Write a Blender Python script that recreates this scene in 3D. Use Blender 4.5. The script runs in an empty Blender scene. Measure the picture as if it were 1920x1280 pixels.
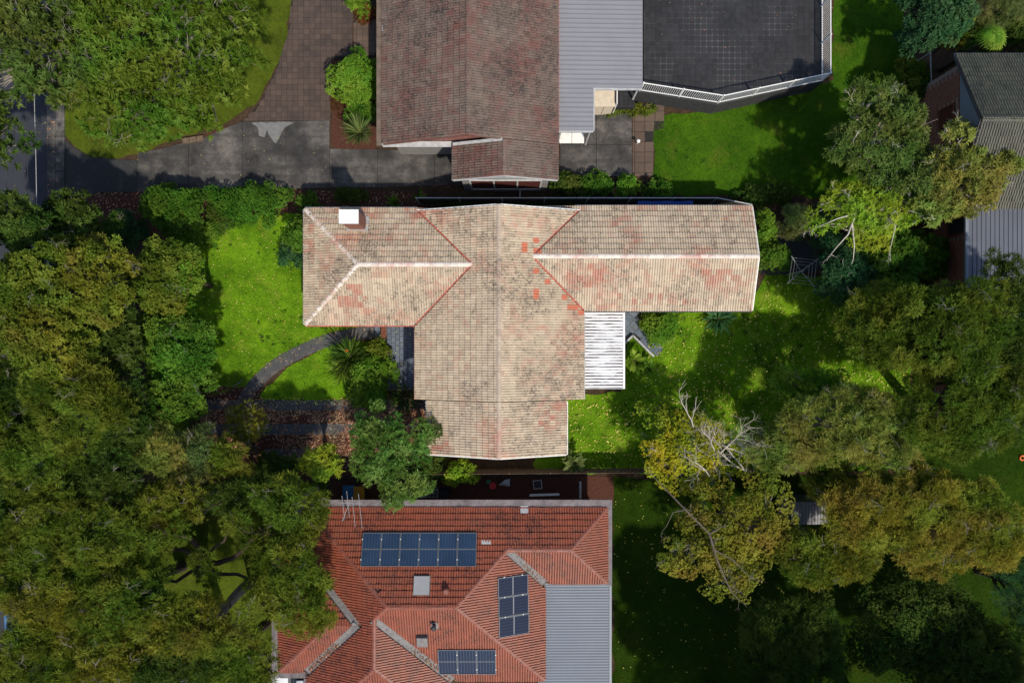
import bpy, math, random
import numpy as np
from mathutils import Vector, Matrix

# ------------------------------------------------------------------ camera, sky, sun, exposure
H = 40.0            # drone height above the ground
F = 1280.0          # focal length in photo pixels (24 mm on 36 mm, 1920 px wide)
sc = bpy.context.scene
COL = sc.collection
cam_d = bpy.data.cameras.new('camera'); cam_d.lens = 24.0; cam_d.sensor_width = 36.0
cam_d.clip_start = 0.5; cam_d.clip_end = 2000.0
cam = bpy.data.objects.new('camera', cam_d); COL.objects.link(cam)
cam.location = (0, 0, H); cam.rotation_euler = (0, 0, 0)
sc.camera = cam
SUN = Vector((0.34, -0.64, 1.0)).normalized()
w = bpy.data.worlds.new('World'); sc.world = w; w.use_nodes = True
wn = w.node_tree; bg = wn.nodes['Background']
sky = wn.nodes.new('ShaderNodeTexSky'); sky.sky_type = 'NISHITA'; sky.sun_disc = False
sky.sun_elevation = math.asin(SUN.z); sky.sun_rotation = math.atan2(SUN.x, SUN.y)
wn.links.new(sky.outputs[0], bg.inputs[0]); bg.inputs[1].default_value = 0.145
sd = bpy.data.lights.new('sun', 'SUN'); sd.energy = 4.0; sd.angle = math.radians(1.6); sd.color = (1.0, 0.925, 0.79)
so = bpy.data.objects.new('sun', sd); COL.objects.link(so)
so.rotation_euler = SUN.to_track_quat('Z', 'Y').to_euler(); so.location = (20, -40, 60)
sc.view_settings.view_transform = 'Standard'; sc.view_settings.look = 'None'
sc.view_settings.exposure = 0.2; sc.view_settings.gamma = 1.0
sc.render.engine = 'CYCLES'
sc.cycles.max_bounces = 5; sc.cycles.diffuse_bounces = 2; sc.cycles.transmission_bounces = 4; sc.cycles.transparent_max_bounces = 4

# ------------------------------------------------------------------ helpers
def P(px, py, z=0.0):
    s = (H - z) / F
    return Vector(((px - 960) * s, (640 - py) * s, z))
def P2(px, py, z=0.0):
    v = P(px, py, z); return (v.x, v.y)

class MB:
    """collects faces of one mesh (world coordinates)"""
    def __init__(s): s.v = []; s.f = []; s.t = []
    def add(s, vs, fs, tint=0.0):
        n = len(s.v); s.v += [tuple(p) for p in vs]
        for f in fs: s.f.append([i + n for i in f]); s.t.append(tint)
    def box(s, c, size, rz=0.0, tint=0.0, M=None):
        a, b, d = size[0] / 2, size[1] / 2, size[2] / 2
        vs = [Vector((x, y, z)) for z in (-d, d) for y in (-b, b) for x in (-a, a)]
        R = M if M is not None else Matrix.Rotation(rz, 3, 'Z')
        c = Vector(c)
        s.add([c + R @ q for q in vs], [(0, 2, 3, 1), (4, 5, 7, 6), (0, 1, 5, 4), (2, 6, 7, 3), (0, 4, 6, 2), (1, 3, 7, 5)], tint)
        return s
    def tube(s, pts, rad, n=6, cap=True, tint=0.0):
        pts = [Vector(p) for p in pts]
        if not hasattr(rad, '__len__'): rad = [rad] * len(pts)
        ring = []
        vs = []; fs = []
        for i, p in enumerate(pts):
            d = (pts[min(i + 1, len(pts) - 1)] - pts[max(i - 1, 0)])
            d = d.normalized() if d.length > 1e-9 else Vector((0, 0, 1))
            u = d.cross(Vector((0, 0, 1)) if abs(d.z) < 0.9 else Vector((1, 0, 0))).normalized(); v = d.cross(u)
            for k in range(n):
                a = 2 * math.pi * k / n
                vs.append(p + (u * math.cos(a) + v * math.sin(a)) * rad[i])
        for i in range(len(pts) - 1):
            for k in range(n):
                k2 = (k + 1) % n
                fs.append((i * n + k, i * n + k2, (i + 1) * n + k2, (i + 1) * n + k))
        if cap:
            fs.append(tuple(range(n - 1, -1, -1))); fs.append(tuple((len(pts) - 1) * n + k for k in range(n)))
        s.add(vs, fs, tint); return s
    def prism(s, poly, z0, z1, tint=0.0, bottom=False):
        n = len(poly)
        ar = sum(poly[i][0] * poly[(i + 1) % n][1] - poly[(i + 1) % n][0] * poly[i][1] for i in range(n))
        if ar < 0: poly = poly[::-1]
        vs = [(x, y, z0) for x, y in poly] + [(x, y, z1) for x, y in poly]
        fs = [tuple(range(n, 2 * n))] + [(i, (i + 1) % n, n + (i + 1) % n, n + i) for i in range(n)]
        if bottom: fs.append(tuple(range(n - 1, -1, -1)))
        s.add(vs, fs, tint); return s
    def build(s, name, mat, parent=None, smooth=False):
        o0 = parent['_o'] if parent is not None and '_o' in parent.keys() else (0, 0, 0)
        me = bpy.data.meshes.new(name)
        me.from_pydata([(x - o0[0], y - o0[1], z - o0[2]) for x, y, z in s.v], [], s.f)
        if any(s.t):
            a = me.attributes.new('tint', 'FLOAT', 'FACE'); a.data.foreach_set('value', s.t)
        if smooth: me.polygons.foreach_set('use_smooth', [True] * len(me.polygons))
        me.materials.append(mat)
        o = bpy.data.objects.new(name, me); COL.objects.link(o)
        if parent is not None:
            o.parent = parent; o['_o'] = list(o0)
        return o

def thing(name, label, cat, loc=(0, 0, 0), group=None):
    o = bpy.data.objects.new(name, None); COL.objects.link(o)
    o.location = loc; o['_o'] = [float(q) for q in loc]
    o['label'] = label; o['category'] = cat
    if group: o['group'] = group
    return o
def tag(o, label, cat, group=None):
    o['label'] = label; o['category'] = cat
    if group: o['group'] = group
    return o
def struct(o, label=None):
    o['kind'] = 'structure'
    if label: o['label'] = label
    return o
def rebase(o, loc):
    """move a single-mesh thing's origin to its base"""
    l = Vector(loc); o.data.transform(Matrix.Translation(-l)); o.location = l; return o

def np_mesh(name, V, tint, mat, parent=None, verts_per=4):
    """V: (N, k, 3) polygons as separate k-gons; tint (N,)"""
    N, k, _ = V.shape
    o0 = np.array(parent['_o']) if parent is not None and '_o' in parent.keys() else np.zeros(3)
    me = bpy.data.meshes.new(name)
    me.vertices.add(N * k); me.vertices.foreach_set('co', (V.reshape(-1, 3) - o0).astype(np.float32).ravel())
    me.loops.add(N * k); me.loops.foreach_set('vertex_index', np.arange(N * k, dtype=np.int32))
    me.polygons.add(N); me.polygons.foreach_set('loop_start', np.arange(0, N * k, k, dtype=np.int32))
    me.update(calc_edges=True)
    a = me.attributes.new('tint', 'FLOAT', 'FACE'); a.data.foreach_set('value', tint.astype(np.float32))
    me.materials.append(mat)
    o = bpy.data.objects.new(name, me); COL.objects.link(o)
    if parent is not None: o.parent = parent; o['_o'] = [float(q) for q in o0]
    return o

# ------------------------------------------------------------------ materials
class N:
    def __init__(s, name, rough=0.8, spec=0.3):
        s.m = bpy.data.materials.new(name); s.m.use_nodes = True
        s.nt = s.m.node_tree; s.b = s.nt.nodes['Principled BSDF']
        s.b.inputs['Roughness'].default_value = rough; s.b.inputs['Specular IOR Level'].default_value = spec
        g = s.nt.nodes.new('ShaderNodeNewGeometry'); s.pos = g.outputs['Position']
    def node(s, t, **k):
        n = s.nt.nodes.new(t)
        for a, b in k.items(): setattr(n, a, b)
        return n
    def link(s, a, b): s.nt.links.new(a, b)
    def inp(s, sock, v):
        if isinstance(v, bpy.types.NodeSocket): s.link(v, sock)
        elif isinstance(v, (tuple, list)) and len(v) == 3 and sock.type == 'RGBA': sock.default_value = (*v, 1)
        else: sock.default_value = v
    def noise(s, scale, detail=4, rough=0.6, vec=None, stretch=None):
        n = s.node('ShaderNodeTexNoise'); n.inputs['Scale'].default_value = scale
        n.inputs['Detail'].default_value = detail; n.inputs['Roughness'].default_value = rough
        v = vec or s.pos
        if stretch:
            mp = s.node('ShaderNodeMapping'); mp.inputs['Scale'].default_value = stretch; s.link(v, mp.inputs[0]); v = mp.outputs[0]
        s.link(v, n.inputs['Vector']); return n.outputs[0]
    def ramp(s, fac, stops):
        r = s.node('ShaderNodeValToRGB'); e = r.color_ramp.elements
        while len(e) < len(stops): e.new(0.5)
        for i, (p, c) in enumerate(stops):
            e[i].position = p; e[i].color = (*c, 1) if hasattr(c, '__len__') else (c, c, c, 1)
        s.inp(r.inputs[0], fac); return r.outputs[0]
    def mix(s, fac, a, b, mode='MIX'):
        n = s.node('ShaderNodeMix', data_type='RGBA', blend_type=mode)
        s.inp(n.inputs[0], fac); s.inp(n.inputs[6], a); s.inp(n.inputs[7], b); return n.outputs[2]
    def math(s, op, a, b=0.0):
        n = s.node('ShaderNodeMath', operation=op); s.inp(n.inputs[0], a); s.inp(n.inputs[1], b); return n.outputs[0]
    def tint(s):
        a = s.node('ShaderNodeAttribute', attribute_name='tint', attribute_type='GEOMETRY')
        b = s.node('ShaderNodeAttribute', attribute_name='tint', attribute_type='OBJECT')
        return s.math('ADD', a.outputs['Fac'], b.outputs['Fac'])
    def color(s, c): s.inp(s.b.inputs['Base Color'], c); return s
    def bump(s, h, strength=0.4, dist=0.02):
        n = s.node('ShaderNodeBump'); n.inputs['Strength'].default_value = strength; n.inputs['Distance'].default_value = dist
        s.link(h, n.inputs['Height']); s.link(n.outputs[0], s.b.inputs['Normal']); return s

def plain(name, c, rough=0.7, var=0.25, scale=6, metal=0.0):
    n = N(name, rough); d = tuple(x * (1 - var) for x in c); l = tuple(min(1, x * (1 + var)) for x in c)
    n.color(n.ramp(n.noise(scale, 5, 0.65), [(0.3, d), (0.7, l)])); n.b.inputs['Metallic'].default_value = metal
    return n.m

def leafmat(name, dark, mid, light, rough=0.5, trans=0.42, accent=None):
    n = N(name, rough + 0.1, 0.12)
    t = n.tint()
    f = n.math('ADD', n.math('MULTIPLY', t, 0.75), n.math('MULTIPLY', n.noise(0.7, 3), 0.28))
    c = n.ramp(f, [(0.12, dark), (0.5, mid), (0.88, light)])
    c = n.mix(1.0, c, n.ramp(n.noise(0.45, 3, 0.6), [(0.36, (0.78, 1.06, 0.85)), (0.62, (1.22, 1.04, 0.9))]), 'MULTIPLY')
    if accent:
        c = n.mix(n.ramp(n.noise(0.55, 3, 0.6, stretch=(1, 1, 0.4)), [(0.5, 0.0), (0.68, 0.85)]), c, accent)
    n.color(c)
    tr = n.node('ShaderNodeBsdfTranslucent'); n.link(n.mix(1.0, c, (1.0, 1.0, 0.45), 'MULTIPLY'), tr.inputs[0])
    ms = n.node('ShaderNodeMixShader'); ms.inputs[0].default_value = trans
    n.link(n.b.outputs[0], ms.inputs[1]); n.link(tr.outputs[0], ms.inputs[2])
    n.link(ms.outputs[0], n.nt.nodes['Material Output'].inputs[0])
    return n.m

def tilemat(name, clay, lichen, pale, mould, cover, mouldiness, new=(0.50, 0.13, 0.06)):
    n = N(name, 0.55, 0.5)
    t = n.tint()
    isnew = n.math('GREATER_THAN', t, 1.5); isclay = n.math('MULTIPLY', n.math('GREATER_THAN', t, 1.0), n.math('LESS_THAN', t, 1.5))
    tt = n.math('FRACT', t)
    big = n.noise(0.45, 4, 0.6); fine = n.noise(8.0, 6, 0.8); med = n.noise(2.2, 5, 0.7)
    a = n.math('ADD', n.math('MULTIPLY', big, 0.55), n.math('ADD', n.math('MULTIPLY', med, 0.42), n.math('MULTIPLY', tt, 0.05)))
    a = n.math('SUBTRACT', a, n.math('MULTIPLY', isclay, 0.09))
    c = n.mix(n.ramp(a, [(cover - 0.10, 0.0), (cover + 0.06, 1.0)]), clay, n.mix(n.ramp(fine, [(0.35, 0), (0.65, 1)]), lichen, pale))
    c = n.mix(n.math('MULTIPLY', n.ramp(n.math('ADD', n.math('MULTIPLY', fine, 0.58), n.math('ADD', n.math('MULTIPLY', med, 0.24), n.math('MULTIPLY', n.noise(0.35, 3, 0.6, stretch=(1, 1, 0.3)), 0.20))), [(mouldiness, 0.0), (mouldiness + 0.09, 1.0)]), 0.85), c, mould)
    c = n.mix(1.0, c, n.ramp(tt, [(0.0, 0.84), (1.0, 1.08)]), 'MULTIPLY')
    c = n.mix(isnew, c, n.mix(n.ramp(fine, [(0.4, 0), (0.7, 1)]), new, tuple(x * 0.75 for x in new)))
    n.color(c); n.bump(n.noise(22, 4), 0.35, 0.012)
    return n.m

M = {}
def mk():
    M['tile_pale'] = tilemat('weathered_tile', (0.43, 0.20, 0.135), (0.37, 0.288, 0.195), (0.59, 0.485, 0.355), (0.07, 0.043, 0.029), 0.44, 0.510, (0.50, 0.15, 0.08))
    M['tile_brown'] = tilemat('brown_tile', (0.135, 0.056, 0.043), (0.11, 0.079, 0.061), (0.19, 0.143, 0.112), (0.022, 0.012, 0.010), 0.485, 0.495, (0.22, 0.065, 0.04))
    M['tile_red'] = tilemat('red_tile', (0.225, 0.054, 0.024), (0.16, 0.04, 0.021), (0.20, 0.072, 0.042), (0.028, 0.012, 0.009), 0.60, 0.515)
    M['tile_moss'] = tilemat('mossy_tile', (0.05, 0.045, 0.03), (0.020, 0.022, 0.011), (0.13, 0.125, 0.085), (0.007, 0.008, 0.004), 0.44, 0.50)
    M['cap_pale'] = tilemat('weathered_cap', (0.46, 0.20, 0.15), (0.52, 0.43, 0.36), (0.68, 0.61, 0.54), (0.16, 0.10, 0.07), 0.45, 0.62)
    M['cap_mid'] = tilemat('weathered_ridge', (0.40, 0.19, 0.14), (0.34, 0.26, 0.195), (0.46, 0.37, 0.285), (0.10, 0.065, 0.045), 0.44, 0.54)
    M['cap_brown'] = tilemat('brown_cap', (0.17, 0.065, 0.045), (0.12, 0.085, 0.065), (0.16, 0.12, 0.095), (0.04, 0.02, 0.015), 0.50, 0.60)
    M['cap_red'] = tilemat('red_cap', (0.19, 0.055, 0.033), (0.17, 0.055, 0.036), (0.17, 0.075, 0.055), (0.04, 0.02, 0.014), 0.60, 0.62)
    M['sheath'] = plain('roof_underlay', (0.10, 0.05, 0.035), 0.9)
    M['valley_red'] = plain('red_valley_metal', (0.34, 0.095, 0.065), 0.7, 0.5, 7)
    M['lead'] = plain('grey_mortar_flashing', (0.16, 0.15, 0.145), 0.75, 0.35, 5)
    M['gutter_grey'] = plain('stained_grey_gutter', (0.13, 0.11, 0.115), 0.6, 0.45, 2.5)
    M['gutter_brown'] = plain('brown_gutter', (0.13, 0.095, 0.07), 0.6, 0.35, 2)
    M['trim_white'] = plain('white_paint', (0.74, 0.73, 0.70), 0.5, 0.10, 5)
    M['trim_grey'] = plain('pale_grey_paint', (0.38, 0.38, 0.38), 0.6, 0.2, 4)
    M['pink_wall'] = plain('pink_painted_board', (0.24, 0.10, 0.085), 0.7, 0.25, 4)
    M['wall_cream'] = plain('cream_render', (0.55, 0.47, 0.36), 0.85, 0.12, 4)
    M['wall_grey'] = plain('grey_render', (0.20, 0.19, 0.185), 0.85, 0.2, 4)
    M['wall_blue'] = plain('blue_grey_cladding', (0.16, 0.185, 0.22), 0.7, 0.06, 3)
    M['brick_dark'] = plain('brick_red', (0.20, 0.085, 0.06), 0.9, 0.3, 9)
    M['mortar'] = plain('mortar', (0.22, 0.18, 0.15), 0.9)
    M['maroon'] = plain('maroon_curtain', (0.075, 0.018, 0.014), 0.7, 0.4, 7)
    n = N('window_glass', 0.08, 0.6); n.color((0.02, 0.025, 0.03)); M['glass'] = n.m
    # corrugated metals
    n = N('white_corrugated', 0.45, 0.4)
    dirt = n.math('MULTIPLY', n.ramp(n.noise(1.0, 6, 0.7, stretch=(0.9, 7.0, 1)), [(0.40, 0), (0.52, 1)]), n.tint())
    n.color(n.mix(dirt, (0.70, 0.69, 0.685), (0.07, 0.065, 0.07))); M['corr_white'] = n.m
    n = N('grey_ribbed_metal', 0.5, 0.4); n.b.inputs['Metallic'].default_value = 0.0
    n.color(n.mix(n.ramp(n.noise(0.8, 5, 0.7), [(0.4, 0), (0.75, 0.30)]), n.mix(n.tint(), (0.22, 0.22, 0.24), (0.09, 0.09, 0.10)), (0.15, 0.145, 0.145))); M['corr_grey'] = n.m
    n = N('blue_grey_metal', 0.45, 0.4); n.color(n.mix(n.tint(), n.ramp(n.noise(0.5, 4), [(0.3, (0.085, 0.095, 0.12)), (0.7, (0.105, 0.115, 0.145))]), (0.03, 0.035, 0.05))); M['corr_blue'] = n.m
    n = N('carport_metal', 0.45, 0.4); n.color(n.mix(n.tint(), n.ramp(n.noise(0.6, 5, 0.7), [(0.3, (0.13, 0.15, 0.18)), (0.7, (0.165, 0.19, 0.225))]), (0.115, 0.13, 0.158))); M['corr_port'] = n.m
    M['skylight'] = plain('skylight_acrylic', (0.30, 0.30, 0.30), 0.3, 0.08, 3)
    M['steel'] = plain('galvanised_steel', (0.36, 0.36, 0.37), 0.4, 0.15, 8, 0.5)
    M['dark_steel'] = plain('dark_metal', (0.04, 0.04, 0.045), 0.5)
    M['black'] = plain('black_plastic', (0.018, 0.018, 0.02), 0.45)
    # grounds
    n = N('soil', 0.95, 0.2)
    c = n.ramp(n.noise(1.3, 6, 0.7), [(0.3, (0.035, 0.022, 0.013)), (0.55, (0.07, 0.04, 0.022)), (0.75, (0.05, 0.055, 0.02))])
    n.color(n.mix(n.ramp(n.noise(16, 4, 0.7), [(0.45, 0), (0.6, 0.7)]), c, (0.02, 0.014, 0.01))); n.bump(n.noise(9, 5), 0.8, 0.06); M['soil'] = n.m
    n = N('bark_mulch', 0.95, 0.2)
    c = n.ramp(n.noise(14, 5, 0.75), [(0.3, (0.022, 0.010, 0.007)), (0.55, (0.085, 0.032, 0.021)), (0.75, (0.16, 0.075, 0.05))]); n.color(c); n.bump(n.noise(20, 4), 0.9, 0.05); M['mulch'] = n.m
    def lawn(name, a, b, c2, dry):
        n = N(name, 0.95, 0.04)
        big = n.noise(0.32, 5, 0.62); fine = n.noise(11, 5, 0.75)
        f = n.math('ADD', n.math('ADD', n.math('MULTIPLY', big, 0.48), n.math('MULTIPLY', n.noise(1.9, 5, 0.7), 0.30)), n.math('ADD', n.math('MULTIPLY', fine, 0.16), n.math('MULTIPLY', n.tint(), 0.16)))
        c = n.ramp(f, [(0.40, a), (0.535, b), (0.67, c2)])
        c = n.mix(n.ramp(n.noise(0.6, 5, 0.7), [(0.54, 0), (0.70, 0.7)]), c, dry)
        n.color(c); n.bump(n.noise(30, 4), 0.8, 0.04); return n.m
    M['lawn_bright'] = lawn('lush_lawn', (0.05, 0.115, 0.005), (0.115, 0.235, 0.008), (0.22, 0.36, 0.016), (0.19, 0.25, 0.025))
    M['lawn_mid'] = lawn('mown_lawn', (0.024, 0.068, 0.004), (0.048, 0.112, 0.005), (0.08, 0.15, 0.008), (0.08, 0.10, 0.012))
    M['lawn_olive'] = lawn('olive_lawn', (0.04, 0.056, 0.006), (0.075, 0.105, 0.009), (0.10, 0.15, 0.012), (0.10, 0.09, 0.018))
    M['lawn_shade_toned'] = lawn('shade_toned_lawn', (0.012, 0.030, 0.002), (0.020, 0.043, 0.0025), (0.034, 0.062, 0.004), (0.030, 0.038, 0.005))  # part of this lawn's tree shade is mixed into its darker green
    n = N('asphalt', 0.85, 0.3)
    n.color(n.mix(n.ramp(n.noise(40, 3), [(0.4, 0), (0.7, 1)]), n.ramp(n.noise(0.8, 5), [(0.3, (0.016, 0.018, 0.026)), (0.7, (0.03, 0.032, 0.042))]), (0.04, 0.042, 0.05))); n.bump(n.noise(60, 3), 0.4, 0.01); M['asphalt'] = n.m
    n = N('old_asphalt', 0.85, 0.3)
    n.color(n.mix(n.ramp(n.noise(1.6, 6, 0.7), [(0.55, 0), (0.72, 0.8)]), (0.028, 0.028, 0.029), (0.075, 0.072, 0.068))); n.bump(n.noise(50, 3), 0.4, 0.01); M['asphalt_old'] = n.m
    n = N('aged_concrete', 0.85, 0.3)
    c = n.ramp(n.noise(0.5, 9, 0.72), [(0.36, (0.022, 0.021, 0.021)), (0.5, (0.058, 0.054, 0.051)), (0.66, (0.15, 0.135, 0.12))])
    c = n.mix(n.ramp(n.noise(1.0, 5, 0.7, stretch=(0.16, 2.4, 1)), [(0.48, 0), (0.66, 0.6)]), c, (0.028, 0.026, 0.025))
    c = n.mix(n.ramp(n.noise(12, 6, 0.85), [(0.5, 0), (0.72, 0.6)]), c, (0.04, 0.036, 0.033))
    c = n.mix(1.0, c, n.ramp(n.tint(), [(0, 0.8), (1, 1.2)]), 'MULTIPLY')
    n.color(c); n.bump(n.noise(45, 4), 0.3, 0.01); M['concrete'] = n.m
    n = N('pale_concrete', 0.7, 0.3); n.color(n.ramp(n.noise(3, 6, 0.7), [(0.3, (0.11, 0.11, 0.112)), (0.7, (0.19, 0.185, 0.18))])); M['concrete_pale'] = n.m
    n = N('dark_path', 0.75, 0.35); n.color(n.mix(n.ramp(n.noise(2.0, 6, 0.7), [(0.5, 0), (0.75, 0.7)]), (0.055, 0.056, 0.06), (0.15, 0.135, 0.12))); n.bump(n.noise(40, 3), 0.3, 0.01); M['path'] = n.m
    def paver(name, a, b, dirt, rough=0.8):
        n = N(name, rough, 0.35)
        t = n.tint()
        c = n.mix(t, a, b); c = n.mix(n.ramp(n.noise(0.9, 6, 0.7), [(0.45, 0), (0.7, 0.75)]), c, dirt)
        c = n.mix(n.ramp(n.noise(14, 4, 0.7), [(0.5, 0), (0.8, 0.4)]), c, dirt)
        n.color(c); n.bump(n.noise(35, 3), 0.3, 0.008); return n.m
    M['paver_brown'] = paver('brown_paver', (0.062, 0.042, 0.034), (0.088, 0.06, 0.047), (0.030, 0.023, 0.021))
    M['paver_terr'] = paver('charcoal_paver', (0.014, 0.014, 0.016), (0.024, 0.024, 0.027), (0.030, 0.030, 0.032))
    M['paver_slate'] = paver('slate_paver', (0.085, 0.11, 0.15), (0.12, 0.145, 0.19), (0.07, 0.075, 0.09), 0.6)
    M['paver_tan'] = paver('tan_paver', (0.085, 0.055, 0.04), (0.115, 0.078, 0.058), (0.06, 0.045, 0.035))
    n = N('pale_joint', 0.9); n.color(n.ramp(n.noise(0.45, 5, 0.65), [(0.42, (0.02, 0.02, 0.021)), (0.68, (0.075, 0.075, 0.08))])); M['grout'] = n.m
    M['joint_dark'] = plain('dark_joint', (0.02, 0.018, 0.016), 0.9)
    M['stone_dark'] = plain('dark_retaining_block', (0.035, 0.035, 0.037), 0.9, 0.35, 5)
    M['timber'] = plain('weathered_timber', (0.13, 0.09, 0.06), 0.85, 0.4, 6)
    M['timber_red'] = plain('stained_timber', (0.14, 0.045, 0.02), 0.7, 0.3, 6)
    M['bark'] = plain('dark_bark', (0.045, 0.032, 0.022), 0.95, 0.5, 8)
    M['bark_brown'] = plain('brown_bark', (0.10, 0.08, 0.06), 0.9, 0.4, 8)
    M['bark_pale'] = plain('pale_bark', (0.46, 0.41, 0.34), 0.85, 0.3, 8)
    M['bark_grey'] = plain('grey_bark', (0.19, 0.17, 0.14), 0.9, 0.35, 8)
    # foliage
    L = leafmat
    M['lf_bright'] = L('bright_leaves', (0.045, 0.10, 0.008), (0.12, 0.24, 0.02), (0.24, 0.38, 0.055))
    M['lf_tuft'] = L('tufted_leaves', (0.032, 0.062, 0.005), (0.09, 0.15, 0.014), (0.19, 0.26, 0.045))
    M['lf_tuftg'] = L('grey_tufted_leaves', (0.035, 0.058, 0.010), (0.09, 0.13, 0.026), (0.18, 0.225, 0.065))
    M['lf_olive'] = L('olive_leaves', (0.028, 0.049, 0.004), (0.09, 0.13, 0.012), (0.225, 0.265, 0.04))
    M['lf_olive2'] = L('yellow_olive_leaves', (0.037, 0.052, 0.005), (0.122, 0.148, 0.014), (0.27, 0.29, 0.04), accent=(0.19, 0.17, 0.027))
    M['lf_dark'] = L('dark_leaves', (0.015, 0.034, 0.004), (0.05, 0.088, 0.013), (0.125, 0.18, 0.036))
    M['lf_khaki'] = L('khaki_leaves', (0.055, 0.07, 0.012), (0.17, 0.20, 0.038), (0.36, 0.39, 0.10), accent=(0.30, 0.25, 0.06))
    M['lf_teal'] = L('bluish_leaves', (0.012, 0.04, 0.018), (0.035, 0.095, 0.04), (0.085, 0.18, 0.08))
    M['lf_green'] = L('green_leaves', (0.022, 0.065, 0.005), (0.065, 0.15, 0.014), (0.15, 0.27, 0.035))
    M['lf_glossy'] = L('glossy_leaves', (0.03, 0.07, 0.01), (0.095, 0.18, 0.032), (0.22, 0.33, 0.09), rough=0.3)
    M['lf_yellow'] = L('yellowing_leaves', (0.13, 0.15, 0.01), (0.36, 0.37, 0.022), (0.58, 0.56, 0.045), accent=(0.45, 0.37, 0.025))
    M['lf_gold'] = L('golden_olive_leaves', (0.06, 0.07, 0.008), (0.19, 0.20, 0.022), (0.37, 0.36, 0.06), accent=(0.27, 0.20, 0.035))
    M['lf_lime'] = L('lime_leaves', (0.085, 0.13, 0.008), (0.23, 0.31, 0.022), (0.40, 0.47, 0.06))
    M['lf_rust'] = L('rusty_leaves', (0.06, 0.02, 0.01), (0.13, 0.05, 0.02), (0.20, 0.10, 0.04))
    M['lf_greygreen'] = L('grey_green_leaves', (0.035, 0.052, 0.015), (0.11, 0.14, 0.042), (0.23, 0.265, 0.11))
    M['litter_brown'] = L('brown_leaf_litter', (0.07, 0.03, 0.02), (0.22, 0.11, 0.075), (0.46, 0.28, 0.21), trans=0.1)
    M['litter_yellow'] = L('yellow_leaf_litter', (0.22, 0.20, 0.04), (0.42, 0.38, 0.08), (0.60, 0.55, 0.20), trans=0.1)
mk()

def inpoly(pts, poly):
    x, y = pts[:, 0], pts[:, 1]; c = np.zeros(len(pts), bool); n = len(poly); j = n - 1
    for i in range(n):
        xi, yi = poly[i]; xj, yj = poly[j]
        m = ((yi > y) != (yj > y)) & (x < (xj - xi) * (y - yi) / ((yj - yi) if yj != yi else 1e-9) + xi)
        c ^= m; j = i
    return c
def pix(poly, z=0.0): return [P2(a, b, z) for a, b in poly]
def rough_poly(poly, amp, step, seed):
    r = random.Random(seed); out = []
    for i in range(len(poly)):
        a = Vector(poly[i]); b = Vector(poly[(i + 1) % len(poly)]); L = (b - a).length; n = max(1, int(L / step))
        nrm = Vector((-(b - a).y, (b - a).x)) / max(L, 1e-6)
        for k in range(n):
            q = a.lerp(b, k / n) + nrm * r.uniform(-amp, amp); out.append((q.x, q.y))
    return out
def sheet(name, poly, z, mat, parent=None, skirt=0.0):
    mb = MB()
    if skirt: mb.prism(poly, z - skirt, z)
    else: mb.add([(x, y, z) for x, y in poly], [tuple(range(len(poly)))] if sum(poly[i][0] * poly[(i + 1) % len(poly)][1] - poly[(i + 1) % len(poly)][0] * poly[i][1] for i in range(len(poly))) > 0 else [tuple(range(len(poly)))[::-1]])
    return mb.build(name, mat, parent)

# ------------------------------------------------------------------ ground, road, paths
g = 400
struct(sheet('ground', [(-g, -g), (g, -g), (g, g), (-g, g)], -0.03, M['soil']))
road = struct(sheet('road', [(-60, -200), (P(88, 0).x, -200), (P(88, 0).x, 200), (-60, 200)], -0.015, M['asphalt']))
kx0, kx1, kx2 = P(88, 0).x, P(105, 0).x, P(122, 0).x
kerb = bpy.data.objects.new('kerb', None); COL.objects.link(kerb); kerb['kind'] = 'structure'; kerb['_o'] = [0.0, 0.0, 0.0]
for i in range(-8, 8):
    y0 = i * 3.0
    MB().box(((kx0 + kx1) / 2 + 0.01, y0 + 1.49, 0.0), (kx1 - kx0 - 0.03, 2.975, 0.10), tint=0.3 + 0.5 * ((i * 7) % 5) / 5).build('kerb_stone', M['concrete'], kerb)
footp = bpy.data.objects.new('footpath', None); COL.objects.link(footp); footp['kind'] = 'structure'; footp['_o'] = [0.0, 0.0, 0.0]
for i in range(-10, 12):
    y0 = i * 2.0
    if y0 > P(0, 255).y: break
    MB().box(((kx1 + kx2) / 2, y0 + 0.99, 0.01), (kx2 - kx1 - 0.02, 1.97, 0.08), tint=0.3 + 0.5 * ((i * 3) % 4) / 4).build('slab', M['concrete'], footp)

LAWNS = []   # (poly, blade material, density)
def lawn(name, pxpoly, mat, z, seed, dens=120, label=None, amp=0.12):
    poly = rough_poly(pix(pxpoly), amp, 0.5, seed)
    o = struct(sheet(name, poly, z, M[mat])); LAWNS.append((poly, mat, dens, z, label))
lawn('lawn', [(330, 445), (420, 400), (520, 393), (568, 398), (578, 600), (705, 606), (640, 624), (570, 648), (505, 686), (455, 728), (385, 742), (330, 735), (290, 640), (300, 520)], 'lawn_bright', -0.010, 1, 150, 'bright green grass of the front lawn beside the curved path')
lawn('lawn', [(655, 636), (592, 658), (535, 692), (487, 742), (492, 752), (655, 753), (725, 750), (735, 640)], 'lawn_bright', -0.009, 2, 150, 'bright grass of the small lawn between curved path and driveway')
lawn('lawn', [(1040, 745), (1000, 870), (1010, 888), (1420, 884), (1708, 880), (1708, 560), (1590, 520), (1440, 512), (1410, 560), (1180, 565), (1165, 735)], 'lawn_bright', -0.010, 3, 130, 'leaf-speckled grass of the back lawn behind the pale tiled house')
lawn('lawn', [(1225, 215), (1350, 205), (1562, 150), (1562, -60), (1690, -60), (1700, 100), (1740, 240), (1700, 372), (1240, 366), (1226, 330)], 'lawn_mid', -0.010, 4, 110, 'mown grass of the neighbouring lawn below the charcoal terrace')
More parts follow.
